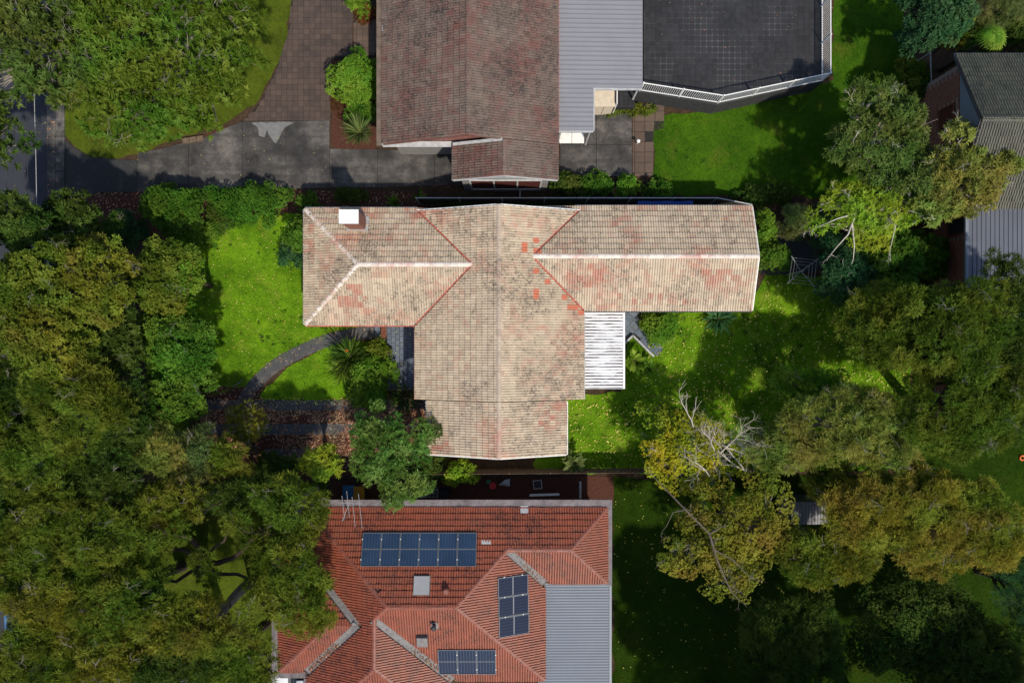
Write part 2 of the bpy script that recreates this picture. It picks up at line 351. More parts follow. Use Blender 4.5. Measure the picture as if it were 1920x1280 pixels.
lawn('lawn', [(547, -60), (540, 60), (517, 130), (480, 195), (430, 228), (330, 262), (258, 292), (170, 296), (126, 262), (112, 235), (112, -60)], 'lawn_olive', -0.010, 5, 110, 'olive grass under the two tufted trees beside the brick driveway')
lawn('lawn', [(1148, 896), (1712, 890), (1712, 540), (1990, 540), (1990, 1400), (1150, 1400)], 'lawn_shade_toned', -0.010, 6, 90, 'green grass with shade in its colour beside the orange tiled house')
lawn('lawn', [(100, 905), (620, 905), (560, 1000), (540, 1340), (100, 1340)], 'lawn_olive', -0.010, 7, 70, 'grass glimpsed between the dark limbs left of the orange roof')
struct(sheet('garden_bed', rough_poly(pix([(165, 364), (300, 358), (470, 362), (590, 358), (800, 362), (800, 384), (560, 402), (420, 402), (320, 450), (170, 420)]), 0.08, 0.5, 8), -0.004, M['mulch']))
struct(sheet('garden_bed', rough_poly(pix([(622, 112), (705, 112), (705, 290), (640, 290), (622, 270)]), 0.05, 0.5, 9), -0.006, M['mulch']))
struct(sheet('garden_bed', rough_poly(pix([(258, 296), (340, 268), (432, 236), (455, 228), (380, 262), (300, 288)]), 0.04, 0.4, 10), -0.005, M['mulch']))
struct(sheet('garden_bed', rough_poly(pix([(375, 722), (480, 728), (482, 752), (800, 752), (812, 862), (620, 900), (420, 880), (375, 800)]), 0.10, 0.5, 11), -0.006, M['mulch']))
struct(sheet('garden_bed', rough_poly(pix([(620, 902), (1150, 892), (1150, 945), (620, 945)]), 0.02, 0.6, 12), -0.006, M['mulch']))

# north driveway
drive = bpy.data.objects.new('concrete_driveway', None); COL.objects.link(drive); drive['kind'] = 'structure'; drive['_o'] = [0.0, 0.0, 0.0]
def inset(poly, d=0.012):
    cx = sum(p[0] for p in poly) / len(poly); cy = sum(p[1] for p in poly) / len(poly)
    return [(x + (cx - x) / max(1e-6, math.hypot(cx - x, cy - y)) * d, y + (cy - y) / max(1e-6, math.hypot(cx - x, cy - y)) * d) for x, y in poly]
slabs = [[(258, 287), (305, 278), (354, 265), (354, 357), (258, 360)], [(354, 265), (385, 257), (430, 237), (455, 228), (455, 355), (354, 357)],
         [(455, 228), (536, 227), (536, 355), (455, 355)], [(536, 227), (618, 226), (618, 352), (536, 355)],
         [(618, 279), (708, 280), (708, 351), (618, 352)], [(708, 280), (815, 283), (815, 348), (708, 351)], [(815, 283), (905, 283), (905, 346), (815, 348)],
         [(905, 300), (1050, 300), (1050, 332), (905, 346)],
         [(1050, 190), (1118, 190), (1118, 272), (1050, 272)], [(1118, 190), (1185, 208), (1185, 272), (1118, 272)], [(1050, 272), (1118, 272), (1118, 332), (1050, 332)], [(1118, 272), (1185, 272), (1185, 330), (1118, 332)]]
for i, s_ in enumerate(slabs):
    mb = MB(); mb.prism(inset(pix(s_), 0.018), -0.05, 0.02, tint=0.25 + 0.6 * ((i * 5) % 7) / 7); mb.build('slab', M['concrete'], drive)
mb = MB(); r = random.Random(5)
mb.prism(rough_poly(pix([(472, 230), (552, 229), (540, 236), (533, 240), (522, 262), (517, 270), (508, 258), (500, 244), (496, 258), (486, 254), (483, 240)]), 0.03, 0.15, 3), 0.0, 0.0245); mb.build('pale_patch', M['concrete_pale'], drive)  # paler irregular patch lying over the slabs
apron = struct(sheet('driveway_apron', pix([(122, 262), (138, 276), (160, 290), (180, 296), (258, 301), (258, 360), (185, 361), (160, 368), (122, 370)]), 0.006, M['asphalt_old'], skirt=0.05))

def pave(parent, poly, du, dv, gap, z, hgt, mat, shape='rect', rot=0.0, bond=0.0, name='paver', seed=0, limit=300, jit=0.004):
    """pavers clipped to a polygon: up to `limit` own objects, the rest one stuff part"""
    r = random.Random(seed)
    ca, sa = math.cos(rot), math.sin(rot)
    xs = [p[0] for p in poly]; ys = [p[1] for p in poly]; cx, cy = sum(xs) / len(xs), sum(ys) / len(ys)
    R = max(max(xs) - min(xs), max(ys) - min(ys)) * 0.8
    nu, nv = int(R / du) + 1, int(R / dv) + 1
    cells = []
    for i in range(-nu, nu + 1):
        for j in range(-nv, nv + 1):
            u, v = i * du, j * dv + (bond * dv if i % 2 else 0)
            c = (cx + u * ca - v * sa, cy + u * sa + v * ca)
            cor = []
            a, b = du / 2 - gap / 2, dv / 2 - gap / 2
            for sx, sy in ((-a, -b), (a, -b), (a, b), (-a, b)): cor.append((c[0] + sx * ca - sy * sa, c[1] + sx * sa + sy * ca))
            ins = inpoly(np.array(cor + [c]), poly)
            if ins.all(): cells.append((c, None))
            elif ins.any():
                q = cor
                q = clip2(q, poly)
                if q and len(q) >= 3 and polyarea(q) > 0.15 * du * dv: cells.append((c, q))
    a, b = du / 2 - gap / 2, dv / 2 - gap / 2
    if shape == 'oct':
        k = 0.3 * min(a, b); base = [(-a + k, -b), (a - k, -b), (a, -b + k), (a, b - k), (a - k, b), (-a + k, b), (-a, b - k), (-a, -b + k)]
    else:
        base = [(-a, -b), (a, -b), (a, b), (-a, b)]
    base = [(x * ca - y * sa, x * sa + y * ca) for x, y in base]
    e = 0.94
    n = len(base)
    vs = [(x, y, -hgt) for x, y in base] + [(x, y, -0.006) for x, y in base] + [(x * e, y * e, 0) for x, y in base]
    fs = [tuple(range(2 * n, 3 * n))] + [(i, (i + 1) % n, n + (i + 1) % n, n + i) for i in range(n)] + [(n + i, n + (i + 1) % n, 2 * n + (i + 1) % n, 2 * n + i) for i in range(n)]
    me = bpy.data.meshes.new(name); me.from_pydata(vs, [], fs); me.materials.append(M[mat])
    cells.sort(key=lambda q: (q[1] is not None, q[0][0] ** 2 + q[0][1] ** 2))
    rest = MB(); o0 = parent['_o']
    for i, (c, q) in enumerate(cells):
        t = r.random() * 0.98 + 0.01; zz = z + r.uniform(-jit, jit)
        if q is None and i < limit:
            o = bpy.data.objects.new(name, me); COL.objects.link(o); o.parent = parent
            o.location = (c[0] - o0[0], c[1] - o0[1], zz - o0[2]); o['tint'] = t
        elif i < limit:
            o = MB().prism(q, zz - hgt, zz, tint=t).build(name, M[mat], parent)
        else:
            if q is None: rest.add([(x + c[0], y + c[1], h + zz) for x, y, h in vs], fs, t)
            else: rest.prism(q, zz - hgt, zz, tint=t)
    if rest.v:
        o = rest.build(name, M[mat], parent); o['kind'] = 'stuff'
def polyarea(q): return abs(sum(q[i][0] * q[(i + 1) % len(q)][1] - q[(i + 1) % len(q)][0] * q[i][1] for i in range(len(q)))) / 2
def clip2(q, poly):
    """approximate clip of a small quad q by a (mostly convex) polygon"""
    n = len(poly); ar = sum(poly[i][0] * poly[(i + 1) % n][1] - poly[(i + 1) % n][0] * poly[i][1] for i in range(n))
    for i in range(n):
        a, b = poly[i], poly[(i + 1) % n]
        if ar < 0: a, b = b, a
        def d(p): return (b[0] - a[0]) * (p[1] - a[1]) - (b[1] - a[1]) * (p[0] - a[0])
        # only use edges near the quad
        cx = sum(p[0] for p in q) / len(q); cy = sum(p[1] for p in q) / len(q)
        L2 = (b[0] - a[0]) ** 2 + (b[1] - a[1]) ** 2
        tt = max(0, min(1, ((cx - a[0]) * (b[0] - a[0]) + (cy - a[1]) * (b[1] - a[1])) / max(L2, 1e-9)))
        if math.hypot(a[0] + tt * (b[0] - a[0]) - cx, a[1] + tt * (b[1] - a[1]) - cy) > 0.5: continue
        out = []
        for k in range(len(q)):
            p, s_ = q[k], q[(k + 1) % len(q)]; dp, ds = d(p), d(s_)
            if dp >= 0: out.append(p)
            if (dp >= 0) != (ds >= 0):
                f = dp / (dp - ds); out.append((p[0] + f * (s_[0] - p[0]), p[1] + f * (s_[1] - p[1])))
        q = out
        if len(q) < 3: return None
    return q

def structE(name):
    o = bpy.data.objects.new(name, None); COL.objects.link(o); o['kind'] = 'structure'; o['_o'] = [0.0, 0.0, 0.0]; return o
bd = structE('brick_driveway')
bpoly = pix([(456, 227), (488, 192), (518, 132), (540, 62), (547, 0), (547, -60), (664, -60), (661, 60), (660, 106), (622, 112), (619, 226)])
sheet('joint_bed', bpoly, 0.004, M['joint_dark'], bd)
pave(bd, bpoly, 0.325, 0.325, 0.014, 0.022, 0.03, 'paver_brown', seed=1, bond=0.0)
pp = structE('porch_paving')
poly = pix([(663, 40), (708, 38), (708, 104), (663, 105)]); sheet('joint_bed', poly, 0.008, M['joint_dark'], pp)
pave(pp, poly, 0.36, 0.36, 0.012, 0.026, 0.03, 'paver_tan', seed=2)
sp = structE('side_paving')
poly = pix([(1186, 196), (1245, 196), (1245, 240), (1226, 246), (1224, 330), (1186, 331)]); sheet('joint_bed', poly, 0.002, M['joint_dark'], sp)
pave(sp, poly, 0.60, 0.60, 0.03, 0.018, 0.03, 'paver_tan', seed=3)
pt = structE('entry_patio')
poly = pix([(702, 606), (784, 606), (784, 732), (728, 732), (726, 640), (702, 636)]); sheet('joint_bed', poly, 0.025, M['joint_dark'], pt, skirt=0.05)
pave(pt, poly, 0.243, 0.345, 0.018, 0.052, 0.03, 'paver_slate', seed=4, bond=0.5)
bp = structE('back_path')
poly = pix([(1160, 576), (1204, 576), (1206, 606), (1225, 626), (1243, 655), (1232, 668), (1187, 630), (1168, 645), (1160, 645)]); sheet('joint_bed', poly, 0.012, M['joint_dark'], bp, skirt=0.04)
pave(bp, poly, 0.52, 0.34, 0.016, 0.034, 0.02, 'paver_slate', seed=5, rot=math.radians(-40), bond=0.5)
struct(sheet('path', pix([(1436, 400), (1452, 420), (1480, 440), (1535, 470), (1545, 505), (1480, 514), (1442, 516), (1425, 512), (1425, 480), (1440, 468), (1438, 445)]), 0.004, M['asphalt_old'], skirt=0.03))
def ribbon(pxs, wpx):
    l, r_ = [], []
    for i, (x, y) in enumerate(pxs):
        a = Vector(pxs[max(0, i - 1)]); b = Vector(pxs[min(len(pxs) - 1, i + 1)]); d = (b - a).normalized(); n_ = Vector((-d.y, d.x)) * wpx / 2
        l.append((x + n_.x, y + n_.y)); r_.append((x - n_.x, y - n_.y))
    return l + r_[::-1]
cp = [(706, 622), (680, 624), (655, 628), (628, 634), (600, 643), (572, 655), (545, 668), (518, 684), (496, 702), (476, 722), (462, 742), (455, 756)]
pth = structE('curved_path')
for i in range(len(cp) - 1):
    seg = [cp[i], tuple((a + b) / 2 for a, b in zip(cp[i], cp[i + 1])), cp[i + 1]]
    l = ribbon(cp, 24 if i < 99 else 24); n_ = len(cp)
    quad = [l[i], l[i + 1], l[2 * n_ - 2 - i], l[2 * n_ - 1 - i]]
    MB().prism(inset(pix(quad), 0.004), -0.05, 0.018 + 0.003 * (i % 3)).build('slab', M['path'], pth)
# two-strip driveway of the pale tiled house
sd_ = structE('strip_driveway')
for (y0, y1) in ((750, 769), (794, 815)):
    xs = [372, 450, 500, 560, 612, 664, 720, 800]
    for a, b in zip(xs[:-1], xs[1:]):
        MB().prism(inset(pix([(a, y0), (b, y0), (b, y1), (a, y1)]), 0.01), -0.05, 0.012 + 0.004 * ((a * 7) % 3)).build('slab', M['path'], sd_)
MB().prism(inset(pix([(495, 842), (600, 838), (600, 862), (500, 866)]), 0.01), -0.05, 0.010).build('slab', M['path'], sd_)

# ------------------------------------------------------------------ tiled roofs
class Wing:
    """ridge along axis ('x' or 'y'); r = ridge coordinate across, zr ridge height, wl/wr half widths, e0/e1 end coordinates, ends hip or gable, t = tan(pitch)"""
    def __init__(s, axis, r, zr, wl, wr, e0, e1, ends=('gable', 'gable'), t=0.364):
        s.axis, s.r, s.zr, s.wl, s.wr, s.e0, s.e1, s.ends, s.t = axis, r, zr, wl, wr, e0, e1, ends, t
        # planes as (a,b,c): z = a*x+b*y+c ; faces: (plane, polygon xy, eave start, udir, vdir)
        A = (lambda u, v: (u, v)) if axis == 'y' else (lambda u, v: (v, u))   # u across, v along
        s.A = A
        x0, x1 = r - wl, r + wr
        h0 = (x0, e0 + wl * (ends[0] == 'hip')); h1 = (x0, e1 - wl * (ends[1] == 'hip'))
        ra, rb = e0 + wl * (ends[0] == 'hip'), e1 - wl * (ends[1] == 'hip')
        s.ridge = (ra, rb)
        s.faces = []
        def pl(du, dv, c):   # z = du*across + dv*along + c
            return (du, dv, c) if axis == 'y' else (dv, du, c)
        P0 = pl(t, 0, zr - t * r); P1 = pl(-t, 0, zr + t * r)
        s.faces.append((P0, [A(x0, e0), A(x0, e1), A(r, rb), A(r, ra)], A(x0, e0), A(0, 1), A(1, 0)))
        s.faces.append((P1, [A(x1, e0), A(x1, e1), A(r, rb), A(r, ra)], A(x1, e0), A(0, 1), A(-1, 0)))
        s.planes = [P0, P1]
        if ends[0] == 'hip':
            P_ = pl(0, t, zr - t * ra); s.planes.append(P_); s.faces.append((P_, [A(x0, e0), A(x1, e0), A(r, ra)], A(x0, e0), A(1, 0), A(0, 1)))
        if ends[1] == 'hip':
            P_ = pl(0, -t, zr + t * rb); s.planes.append(P_); s.faces.append((P_, [A(x0, e1), A(x1, e1), A(r, rb)], A(x0, e1), A(1, 0), A(0, -1)))
        s.bounds = (x0, x1, e0, e1)
    def rect(s):
        x0, x1, e0, e1 = s.bounds
        return [s.A(x0, e0), s.A(x1, e0), s.A(x1, e1), s.A(x0, e1)]
    def h(s, x, y):
        u, v = (x, y) if s.axis == 'y' else (y, x)
        x0, x1, e0, e1 = s.bounds
        if not (x0 - 1e-6 <= u <= x1 + 1e-6 and e0 - 1e-6 <= v <= e1 + 1e-6): return -1
        return min(a * x + b * y + c for a, b, c in s.planes)

def hp_clip(poly, a, b, c):
    """keep part of 3D polygon where a*x+b*y+c >= 0"""
    out = []; n = len(poly)
    for i in range(n):
        p, q = poly[i], poly[(i + 1) % n]
        dp = a * p[0] + b * p[1] + c; dq = a * q[0] + b * q[1] + c
        if dp >= 0: out.append(p)
        if (dp >= 0) != (dq >= 0):
            f = dp / (dp - dq); out.append(tuple(p[k] + f * (q[k] - p[k]) for k in range(3)))
    return out if len(out) >= 3 else None
def subtract(polys, hps):
    """polys minus the convex set {all hps >= 0}"""
    res = []
    for p in polys:
        cur = p
        for (a, b, c) in hps:
            o = hp_clip(cur, -a, -b, -c)
            if o: res.append(o)
            cur = hp_clip(cur, a, b, c)
            if cur is None: break
    return res
def edges_hp(poly):
    n = len(poly); ar = sum(poly[i][0] * poly[(i + 1) % n][1] - poly[(i + 1) % n][0] * poly[i][1] for i in range(n)); out = []
    for i in range(n):
        (x0, y0), (x1, y1) = poly[i], poly[(i + 1) % n]
        L = math.hypot(x1 - x0, y1 - y0); s = 1 if ar > 0 else -1
        a, b = -(y1 - y0) / L * s, (x1 - x0) / L * s
        out.append((a, b, -(a * x0 + b * y0)))
    return out

TW, TG = 0.27, 0.325     # tile cover width and gauge
PROF = [(0, 0.0), (0.13, 0.042), (0.37, 0.042), (0.5, 0.0), (0.63, 0.042), (0.87, 0.042), (1.0, 0.0)]
def tile_quads():
    """unit tile: (u, v, n) quads, u across, v upslope"""
    L = TG + 0.03; q = []
    f, b = 0.072, 0.018
    for (u0, n0), (u1, n1) in zip(PROF[:-1], PROF[1:]):
        q.append([(u0 * TW, 0, f + n0), (u1 * TW, 0, f + n1), (u1 * TW, L, b + n1), (u0 * TW, L, b + n0)])
        q.append([(u0 * TW, 0, 0.0), (u1 * TW, 0, 0.0), (u1 * TW, 0, f + n1), (u0 * TW, 0, f + n0)])
    return np.array(q)
TQ = tile_quads()
def tiled_roof(house, wings, mat, capmat, valleymat, seed=0, gap=0.05, newtiles=(), clay=(), limit=300, cut=True, stain=None, view=None):
    rng = random.Random(seed); o0 = Vector(house['_o'])
    roof = MB(); allq = []; allt = []; inst = []
    for wi, W in enumerate(wings):
        for (pl, poly, st, ud, vd) in W.faces:
            a, b, c = pl; gpl = math.hypot(a, b); cosp = 1 / math.sqrt(1 + gpl * gpl)
            U = Vector((ud[0], ud[1], 0)); V = Vector((vd[0] * cosp, vd[1] * cosp, gpl * cosp)); Nn = Vector((-a, -b, 1)).normalized()
            # right-handed local frame for copies
            subs = []
            for wj, W2 in enumerate(wings):
                if wj == wi: continue
                hps = []; cop = False
                e = 1e-4 if wj < wi else -1e-4
                for (a2, b2, c2) in W2.planes:
                    da, db, dc = a2 - a, b2 - b, c2 - c + e; m = math.hypot(da, db)
                    if m < 1e-6:
                        if dc < 0: hps = None; break
                        cop = cop or abs(dc) < 2e-3; continue
                    hps.append((da / m, db / m, dc / m))
                if hps is None: continue
                subs.append((hps + edges_hp(W2.rect()), 0.0 if cop else gap))
            # underlay sheet, clipped the same way
            pz = [tuple((x, y, a * x + b * y + c)) for x, y in poly]
            ps = [pz]
            for hps, _g in subs: ps = subtract(ps, hps)
            for p in ps: roof.add(p, [tuple(range(len(p)))])
            ehp = [hp for hp, (p0, p1) in zip(edges_hp(poly), zip(poly, poly[1:] + poly[:1]))]
            # tile grid
            us = [(x - st[0]) * ud[0] + (y - st[1]) * ud[1] for x, y in poly]
            vs = [((x - st[0]) * vd[0] + (y - st[1]) * vd[1]) / cosp for x, y in poly]
            nu = int((max(us) - min(us)) / TW) + 2; nv = int(max(vs) / TG) + 1
            tw = (max(us) - min(us)) / max(1, round((max(us) - min(us)) / TW)) / TW
            S = Vector((st[0], st[1], a * st[0] + b * st[1] + c))
            for j in range(nv):
                for i in range(-1, nu):
                    u0 = min(us) + i * TW * tw; v0 = j * TG - (0.04 if j == 0 else 0)
                    jit = rng.uniform(-0.010, 0.010)
                    o = S + U * u0 + V * v0
                    cor = [o + U * (TW * tw * k) + V * (m * TG) for k in (0, 1) for m in (0.12, 1)]
                    d_in = min(min(hp[0] * p.x + hp[1] * p.y + hp[2] for hp in ehp) for p in cor)
                    d_out = min(max(hp[0] * p.x + hp[1] * p.y + hp[2] for p in cor) for hp in ehp)
                    if d_out < 0.02: continue
                    cross = d_in < -0.02
                    dead = False
                    for hps, gp in subs:
                        inside = [min(hp[0] * p.x + hp[1] * p.y + hp[2] for hp in hps) for p in cor]
                        if min(inside) > -gp: dead = True; break
                        if max(inside) > -gp - 0.02: cross = True
                        elif not cross:
                            # quad may still straddle a corner; cheap test with centre
                            pass
                    if dead: continue
                    t = 0.02 + 0.95 * rng.random()
                    ctr = o + U * (TW * tw / 2) + V * (TG / 2)
                    for (nx, ny, rx_, ry_) in clay:
                        if ((ctr.x - nx) / rx_) ** 2 + ((ctr.y - ny) / ry_) ** 2 < 0.1 + 1.7 * rng.random() ** 2: t = 1.02 + rng.random() * 0.45
                    for (nx, ny, rad) in newtiles:
                        if (ctr.x - nx) ** 2 + (ctr.y - ny) ** 2 < rad * rad: t = 2.0 + rng.random() * 0.9
                    fr = (o + Nn * jit, U * tw, V, Nn)
                    if not cross: inst.append((ctr.z, fr, t, ctr))
                    else:
                        for q in TQ:
                            p3 = [tuple(fr[0] + fr[1] * float(x) + fr[2] * float(y) + fr[3] * float(z)) for x, y, z in q]
                            pp_ = [p3]
                            for hp in ehp:
                                pp_ = [z for z in (hp_clip(p, hp[0], hp[1], hp[2] + (0.05 if abs(hp[0] * vd[0] + hp[1] * vd[1]) > 0.9 else 0.0)) for p in pp_) if z]
                            for hps, gp in subs:
                                pp_ = subtract(pp_, [(h_[0], h_[1], h_[2] + gp) for h_ in hps])
                            for p in pp_: allq.append(p); allt.append(t)
    under = roof.build('roof', M['sheath'], house)
    # copies: tiles that show largest (highest, nearest to the camera, inside the frame)
    def vis(c): return abs(c.x) < 0.72 * (H - c.z) and abs(c.y) < 0.48 * (H - c.z)
    inst.sort(key=lambda k: (not vis(k[3]), -(k[2] > 1.5), -k[0] + 0.0 * rng.random()))
    mesh_cache = {}
    rest = []; restt = []
    for i, (z, fr, t, ctr) in enumerate(inst):
        o, U, V, Nn = fr
        if i < limit and vis(ctr):
            key = round(U.length, 4), U.cross(V).dot(Nn) > 0
            if key not in mesh_cache:
                me = bpy.data.meshes.new('tile'); vv = []; ff = []
                for q in TQ:
                    n_ = len(vv); vv += [(x * (key[0]), y, zz) for x, y, zz in q]; ff.append((n_, n_ + 1, n_ + 2, n_ + 3))
                if not key[1]: vv = [(-x, y, zz) for x, y, zz in vv]
                me.from_pydata(vv, [], ff); me.materials.append(M[mat]); mesh_cache[key] = me
            ob = bpy.data.objects.new('tile', mesh_cache[key]); COL.objects.link(ob); ob.parent = under
            Ud = U.normalized() * (1 if key[1] else -1)
            R = Matrix((Ud, V.normalized(), Nn)).transposed().to_4x4(); R.translation = o - o0
            ob.matrix_local = R; ob['tint'] = t
        else:
            rest.append((o, U, V, Nn)); restt.append(t)
    me_v = []; me_f = []; me_t = []
    if rest:
        Q = TQ.reshape(-1, 3)
        for (o, U, V, Nn), t in zip(rest, restt):
            B = np.array([U, V, Nn]); w_ = Q @ B + np.array(o); me_v.append(w_); me_t += [t] * len(TQ)
        A_ = np.concatenate(me_v).reshape(-1, 4, 3)
    else: A_ = np.zeros((0, 4, 3))
    ob = np_mesh('tiles', A_, np.array(me_t), M[mat], house); ob.parent = under; ob['kind'] = 'stuff'
    mb = MB()
    for p, t in zip(allq, allt): mb.add(p, [tuple(range(len(p)))], t)
    if mb.v: ob = mb.build('cut_tiles', M[mat], under); ob['kind'] = 'stuff'
    return under, o0

CAPM = {}
def cap_run(roof, p0, p1, capmat, length=0.38, rad=0.13, seed=0, lift=0.03):
    p0, p1 = Vector(p0), Vector(p1); d = p1 - p0; L = d.length; n = max(1, round(L / length)); l = L / n
    key = (capmat, round(l, 3), rad)
    if key not in CAPM:
        vs = []; K = 6
        for x, r_ in ((0, rad * 1.06), (l * 1.04, rad * 0.96)):
            for k in range(K + 1):
                a = math.pi * k / K; vs.append((x, -math.cos(a) * r_, math.sin(a) * r_ * 0.62 - 0.02))
        fs = [(k, k + K + 1, k + K + 2, k + 1) for k in range(K)] + [tuple(range(K + 1))]
        me = bpy.data.meshes.new('ridge_cap'); me.from_pydata(vs, [], fs); me.materials.append(M[capmat]); CAPM[key] = me
    X = d.normalized(); Y = Vector((0, 0, 1)).cross(X).normalized(); Z = X.cross(Y)
    o0 = Vector(roof['_o']); r = random.Random(seed)
    for i in range(n):
        o = bpy.data.objects.new('ridge_cap', CAPM[key]); COL.objects.link(o); o.parent = roof
        R = Matrix((X, Y, Z)).transposed().to_4x4(); R.translation = p0 + X * (l * i) + Vector((0, 0, lift + r.uniform(-0.004, 0.004))) - o0
        o.matrix_local = R; o['tint'] = 0.05 + 0.9 * r.random()
def valley(roof, p0, p1, mat, wid=0.20, lift=0.035):
    p0, p1 = Vector(p0), Vector(p1); d = (p1 - p0).normalized(); Y = Vector((0, 0, 1)).cross(d).normalized() * wid / 2
    mb = MB(); z = Vector((0, 0, lift)); e = Vector((0, 0, 0.03))
    mb.add([p0 - Y + z + e, p0 + z, p0 + Y + z + e, p1 - Y + z + e, p1 + z, p1 + Y + z + e], [(0, 1, 4, 3), (1, 2, 5, 4)])
    return mb.build('valley_flashing', mat, roof)
def strip(house, name, p0, p1, wid, hgt, mat, out=(0, 0)):
    """gutter or fascia box between two points; offset outward"""
    p0, p1 = Vector(p0), Vector(p1); c = (p0 + p1) / 2 + Vector((out[0], out[1], 0)); d = p1 - p0
    mb = MB(); L = d.length; X = d.normalized(); Y = Vector((0, 0, 1)).cross(X).normalized(); Z = X.cross(Y)
    mb.box(c, (L, wid, hgt), M=Matrix((X, Y, Z)).transposed()); return mb.build(name, mat, house)
def wallbox(house, x0, x1, y0, y1, z1, mat, name='wall', z0=-0.2):
    return MB().box(((x0 + x1) / 2, (y0 + y1) / 2, (z0 + z1) / 2), (x1 - x0, y1 - y0, z1 - z0)).build(name, mat, house)
def window(house, c, wid, hgt, nx, ny, mat_f, mat_p, panes=1):
    """window on a vertical wall; c centre, outward normal (nx,ny)"""
    n = Vector((nx, ny, 0)); u = Vector((-ny, nx, 0)); c = Vector(c)
    R = Matrix((u, n, Vector((0, 0, 1)))).transposed()
    mb = MB()
    for k in (-1, 1):
        mb.box(c + u * (k * (wid / 2)) + n * 0.03, (0.09, 0.08, hgt + 0.09), M=R); mb.box(c + Vector((0, 0, k * hgt / 2)) + n * 0.03, (wid - 0.09, 0.078, 0.09), M=R)
    for k in range(1, panes): mb.box(c + u * (wid * (k / panes - 0.5)) + n * 0.03, (0.09, 0.076, hgt - 0.09), M=R)
    f = mb.build('window', mat_f, house)
    pw = wid / panes
    for k in range(panes):
        MB().box(c + u * (wid * ((k + 0.5) / panes - 0.5)) + n * 0.012, (pw - 0.09, 0.016, hgt - 0.09), M=R).build('pane', mat_p, f)
    return f
def gable_wall(house, W, end, inset_, mat, zb, name='gable_wall'):
    x0, x1, e0, e1 = W.bounds; v = (e0 + inset_) if end == 0 else (e1 - inset_); dv = 0.12 if end == 0 else -0.12
    m = 0.25; A = W.A
    pts = [(x0 + m, zb), (x1 - m, zb), (x1 - m, W.zr - W.t * (x1 - m - W.r) - 0.05), (W.r, W.zr - 0.05), (x0 + m, W.zr - W.t * (W.r - x0 - m) - 0.05)]
    mb = MB(); n = len(pts)
    vs = [(*A(u, v), z) for u, z in pts] + [(*A(u, v + dv), z) for u, z in pts]
    mb.add(vs, [tuple(range(n)), tuple(range(2 * n - 1, n - 1, -1))] + [(i, (i + 1) % n, n + (i + 1) % n, n + i) for i in range(n)])
    return mb.build(name, mat, house)
def barge(house, W, end, mat, thick=0.05, drop=0.2):
    x0, x1, e0, e1 = W.bounds; v = e0 - 0.02 if end == 0 else e1 + 0.02
    for xe in (x0, x1):
        p0 = Vector((*W.A(xe, v), W.zr - W.t * abs(xe - W.r) - 0.06)); p1 = Vector((*W.A(W.r, v), W.zr - 0.06))
        strip(house, 'barge_board', p0, p1, thick, drop, mat)

# ---- the pale tiled house
mh = thing('tiled_house', 'large pale lichen-covered tile-roofed house with cross-shaped plan in the middle', 'house', (-0.5, 2.0, 0))
t20 = 0.364
C_ = Wing('y', -0.675, 4.838, 4.5, 4.5, -3.105, 7.04, t=t20)
C2 = Wing('y', -0.675, 4.80, 3.865, 3.55, -6.04, -3.10, t=t20)
L_ = Wing('x', 4.025, 4.33, 3.105, 3.105, -11.155, -1.2, ('hip', 'gable'), t=t20)
R_ = Wing('x', 4.47, 4.21, 2.775, 2.775, 0.2, 12.94, ('gable', 'gable'), t=t20)
def onroof(px, py, Ws):
    z = 4.0
    for _ in range(12):
        p = P(px, py, z); hs = [W.h(p.x, p.y) for W in Ws]; z = max(hs) if max(hs) > 0 else z
    return P(px, py, z)
mw = [C_, C2, L_, R_]
new = []
for (x, y) in [(985, 333), (978, 466), (985, 462), (1004, 454), (1006, 505), (1027, 528), (1006, 551), (1052, 556), (1066, 572), (1074, 574), (1086, 587), (1008, 470)]:
    p = onroof(x, y, mw); new.append((p.x, p.y, 0.155))
clay = []
for (x, y, a_, b_) in ((650, 398, 75, 12), (600, 400, 25, 10), (780, 400, 20, 12), (1040, 800, 25, 22), (1110, 520, 25, 25), (1085, 395, 30, 8), (1215, 390, 20, 6), (1310, 388, 18, 6), (1380, 386, 18, 6), (985, 345, 18, 12), (660, 560, 25, 30), (1250, 560, 90, 12), (1350, 530, 40, 30), (830, 835, 20, 10), (585, 470, 10, 60)):
    p = onroof(x, y, mw); clay.append((p.x, p.y, a_ * 0.028, b_ * 0.028))
roof, _ = tiled_roof(mh, mw, 'tile_pale', 'cap_pale', 'valley_red', seed=3, newtiles=new, clay=clay)
zr = C_.zr
cap_run(roof, (-0.675, -3.10, zr), (-0.675, 7.04, zr), 'cap_mid', seed=1)
cap_run(roof, (-0.675, -6.04, C2.zr), (-0.675, -3.14, C2.zr), 'cap_mid', seed=2)
lx = C_.r - (C_.zr - L_.zr) / t20     # where left ridge dies into the centre slope
cap_run(roof, (L_.ridge[0], 4.025, L_.zr), (lx, 4.025, L_.zr), 'cap_pale', seed=3)
for ye in (4.025 - 3.105, 4.025 + 3.105):
    cap_run(roof, (-11.155, ye, 3.2), (L_.ridge[0], 4.025, L_.zr), 'cap_pale', seed=4 + int(ye))
    valley(roof, (C_.r - 4.5, 4.025 + (3.105 if ye > 4 else -3.105), 3.2), (lx, 4.025, L_.zr), M['valley_red'])
rx = C_.r + (C_.zr - R_.zr) / t20
cap_run(roof, (rx, 4.47, R_.zr), (12.94, 4.47, R_.zr), 'cap_pale', seed=9)
for s in (-1, 1):
    valley(roof, (C_.r + 4.5, 4.47 + s * 2.775, 3.2), (rx, 4.47, R_.zr), M['valley_red'])
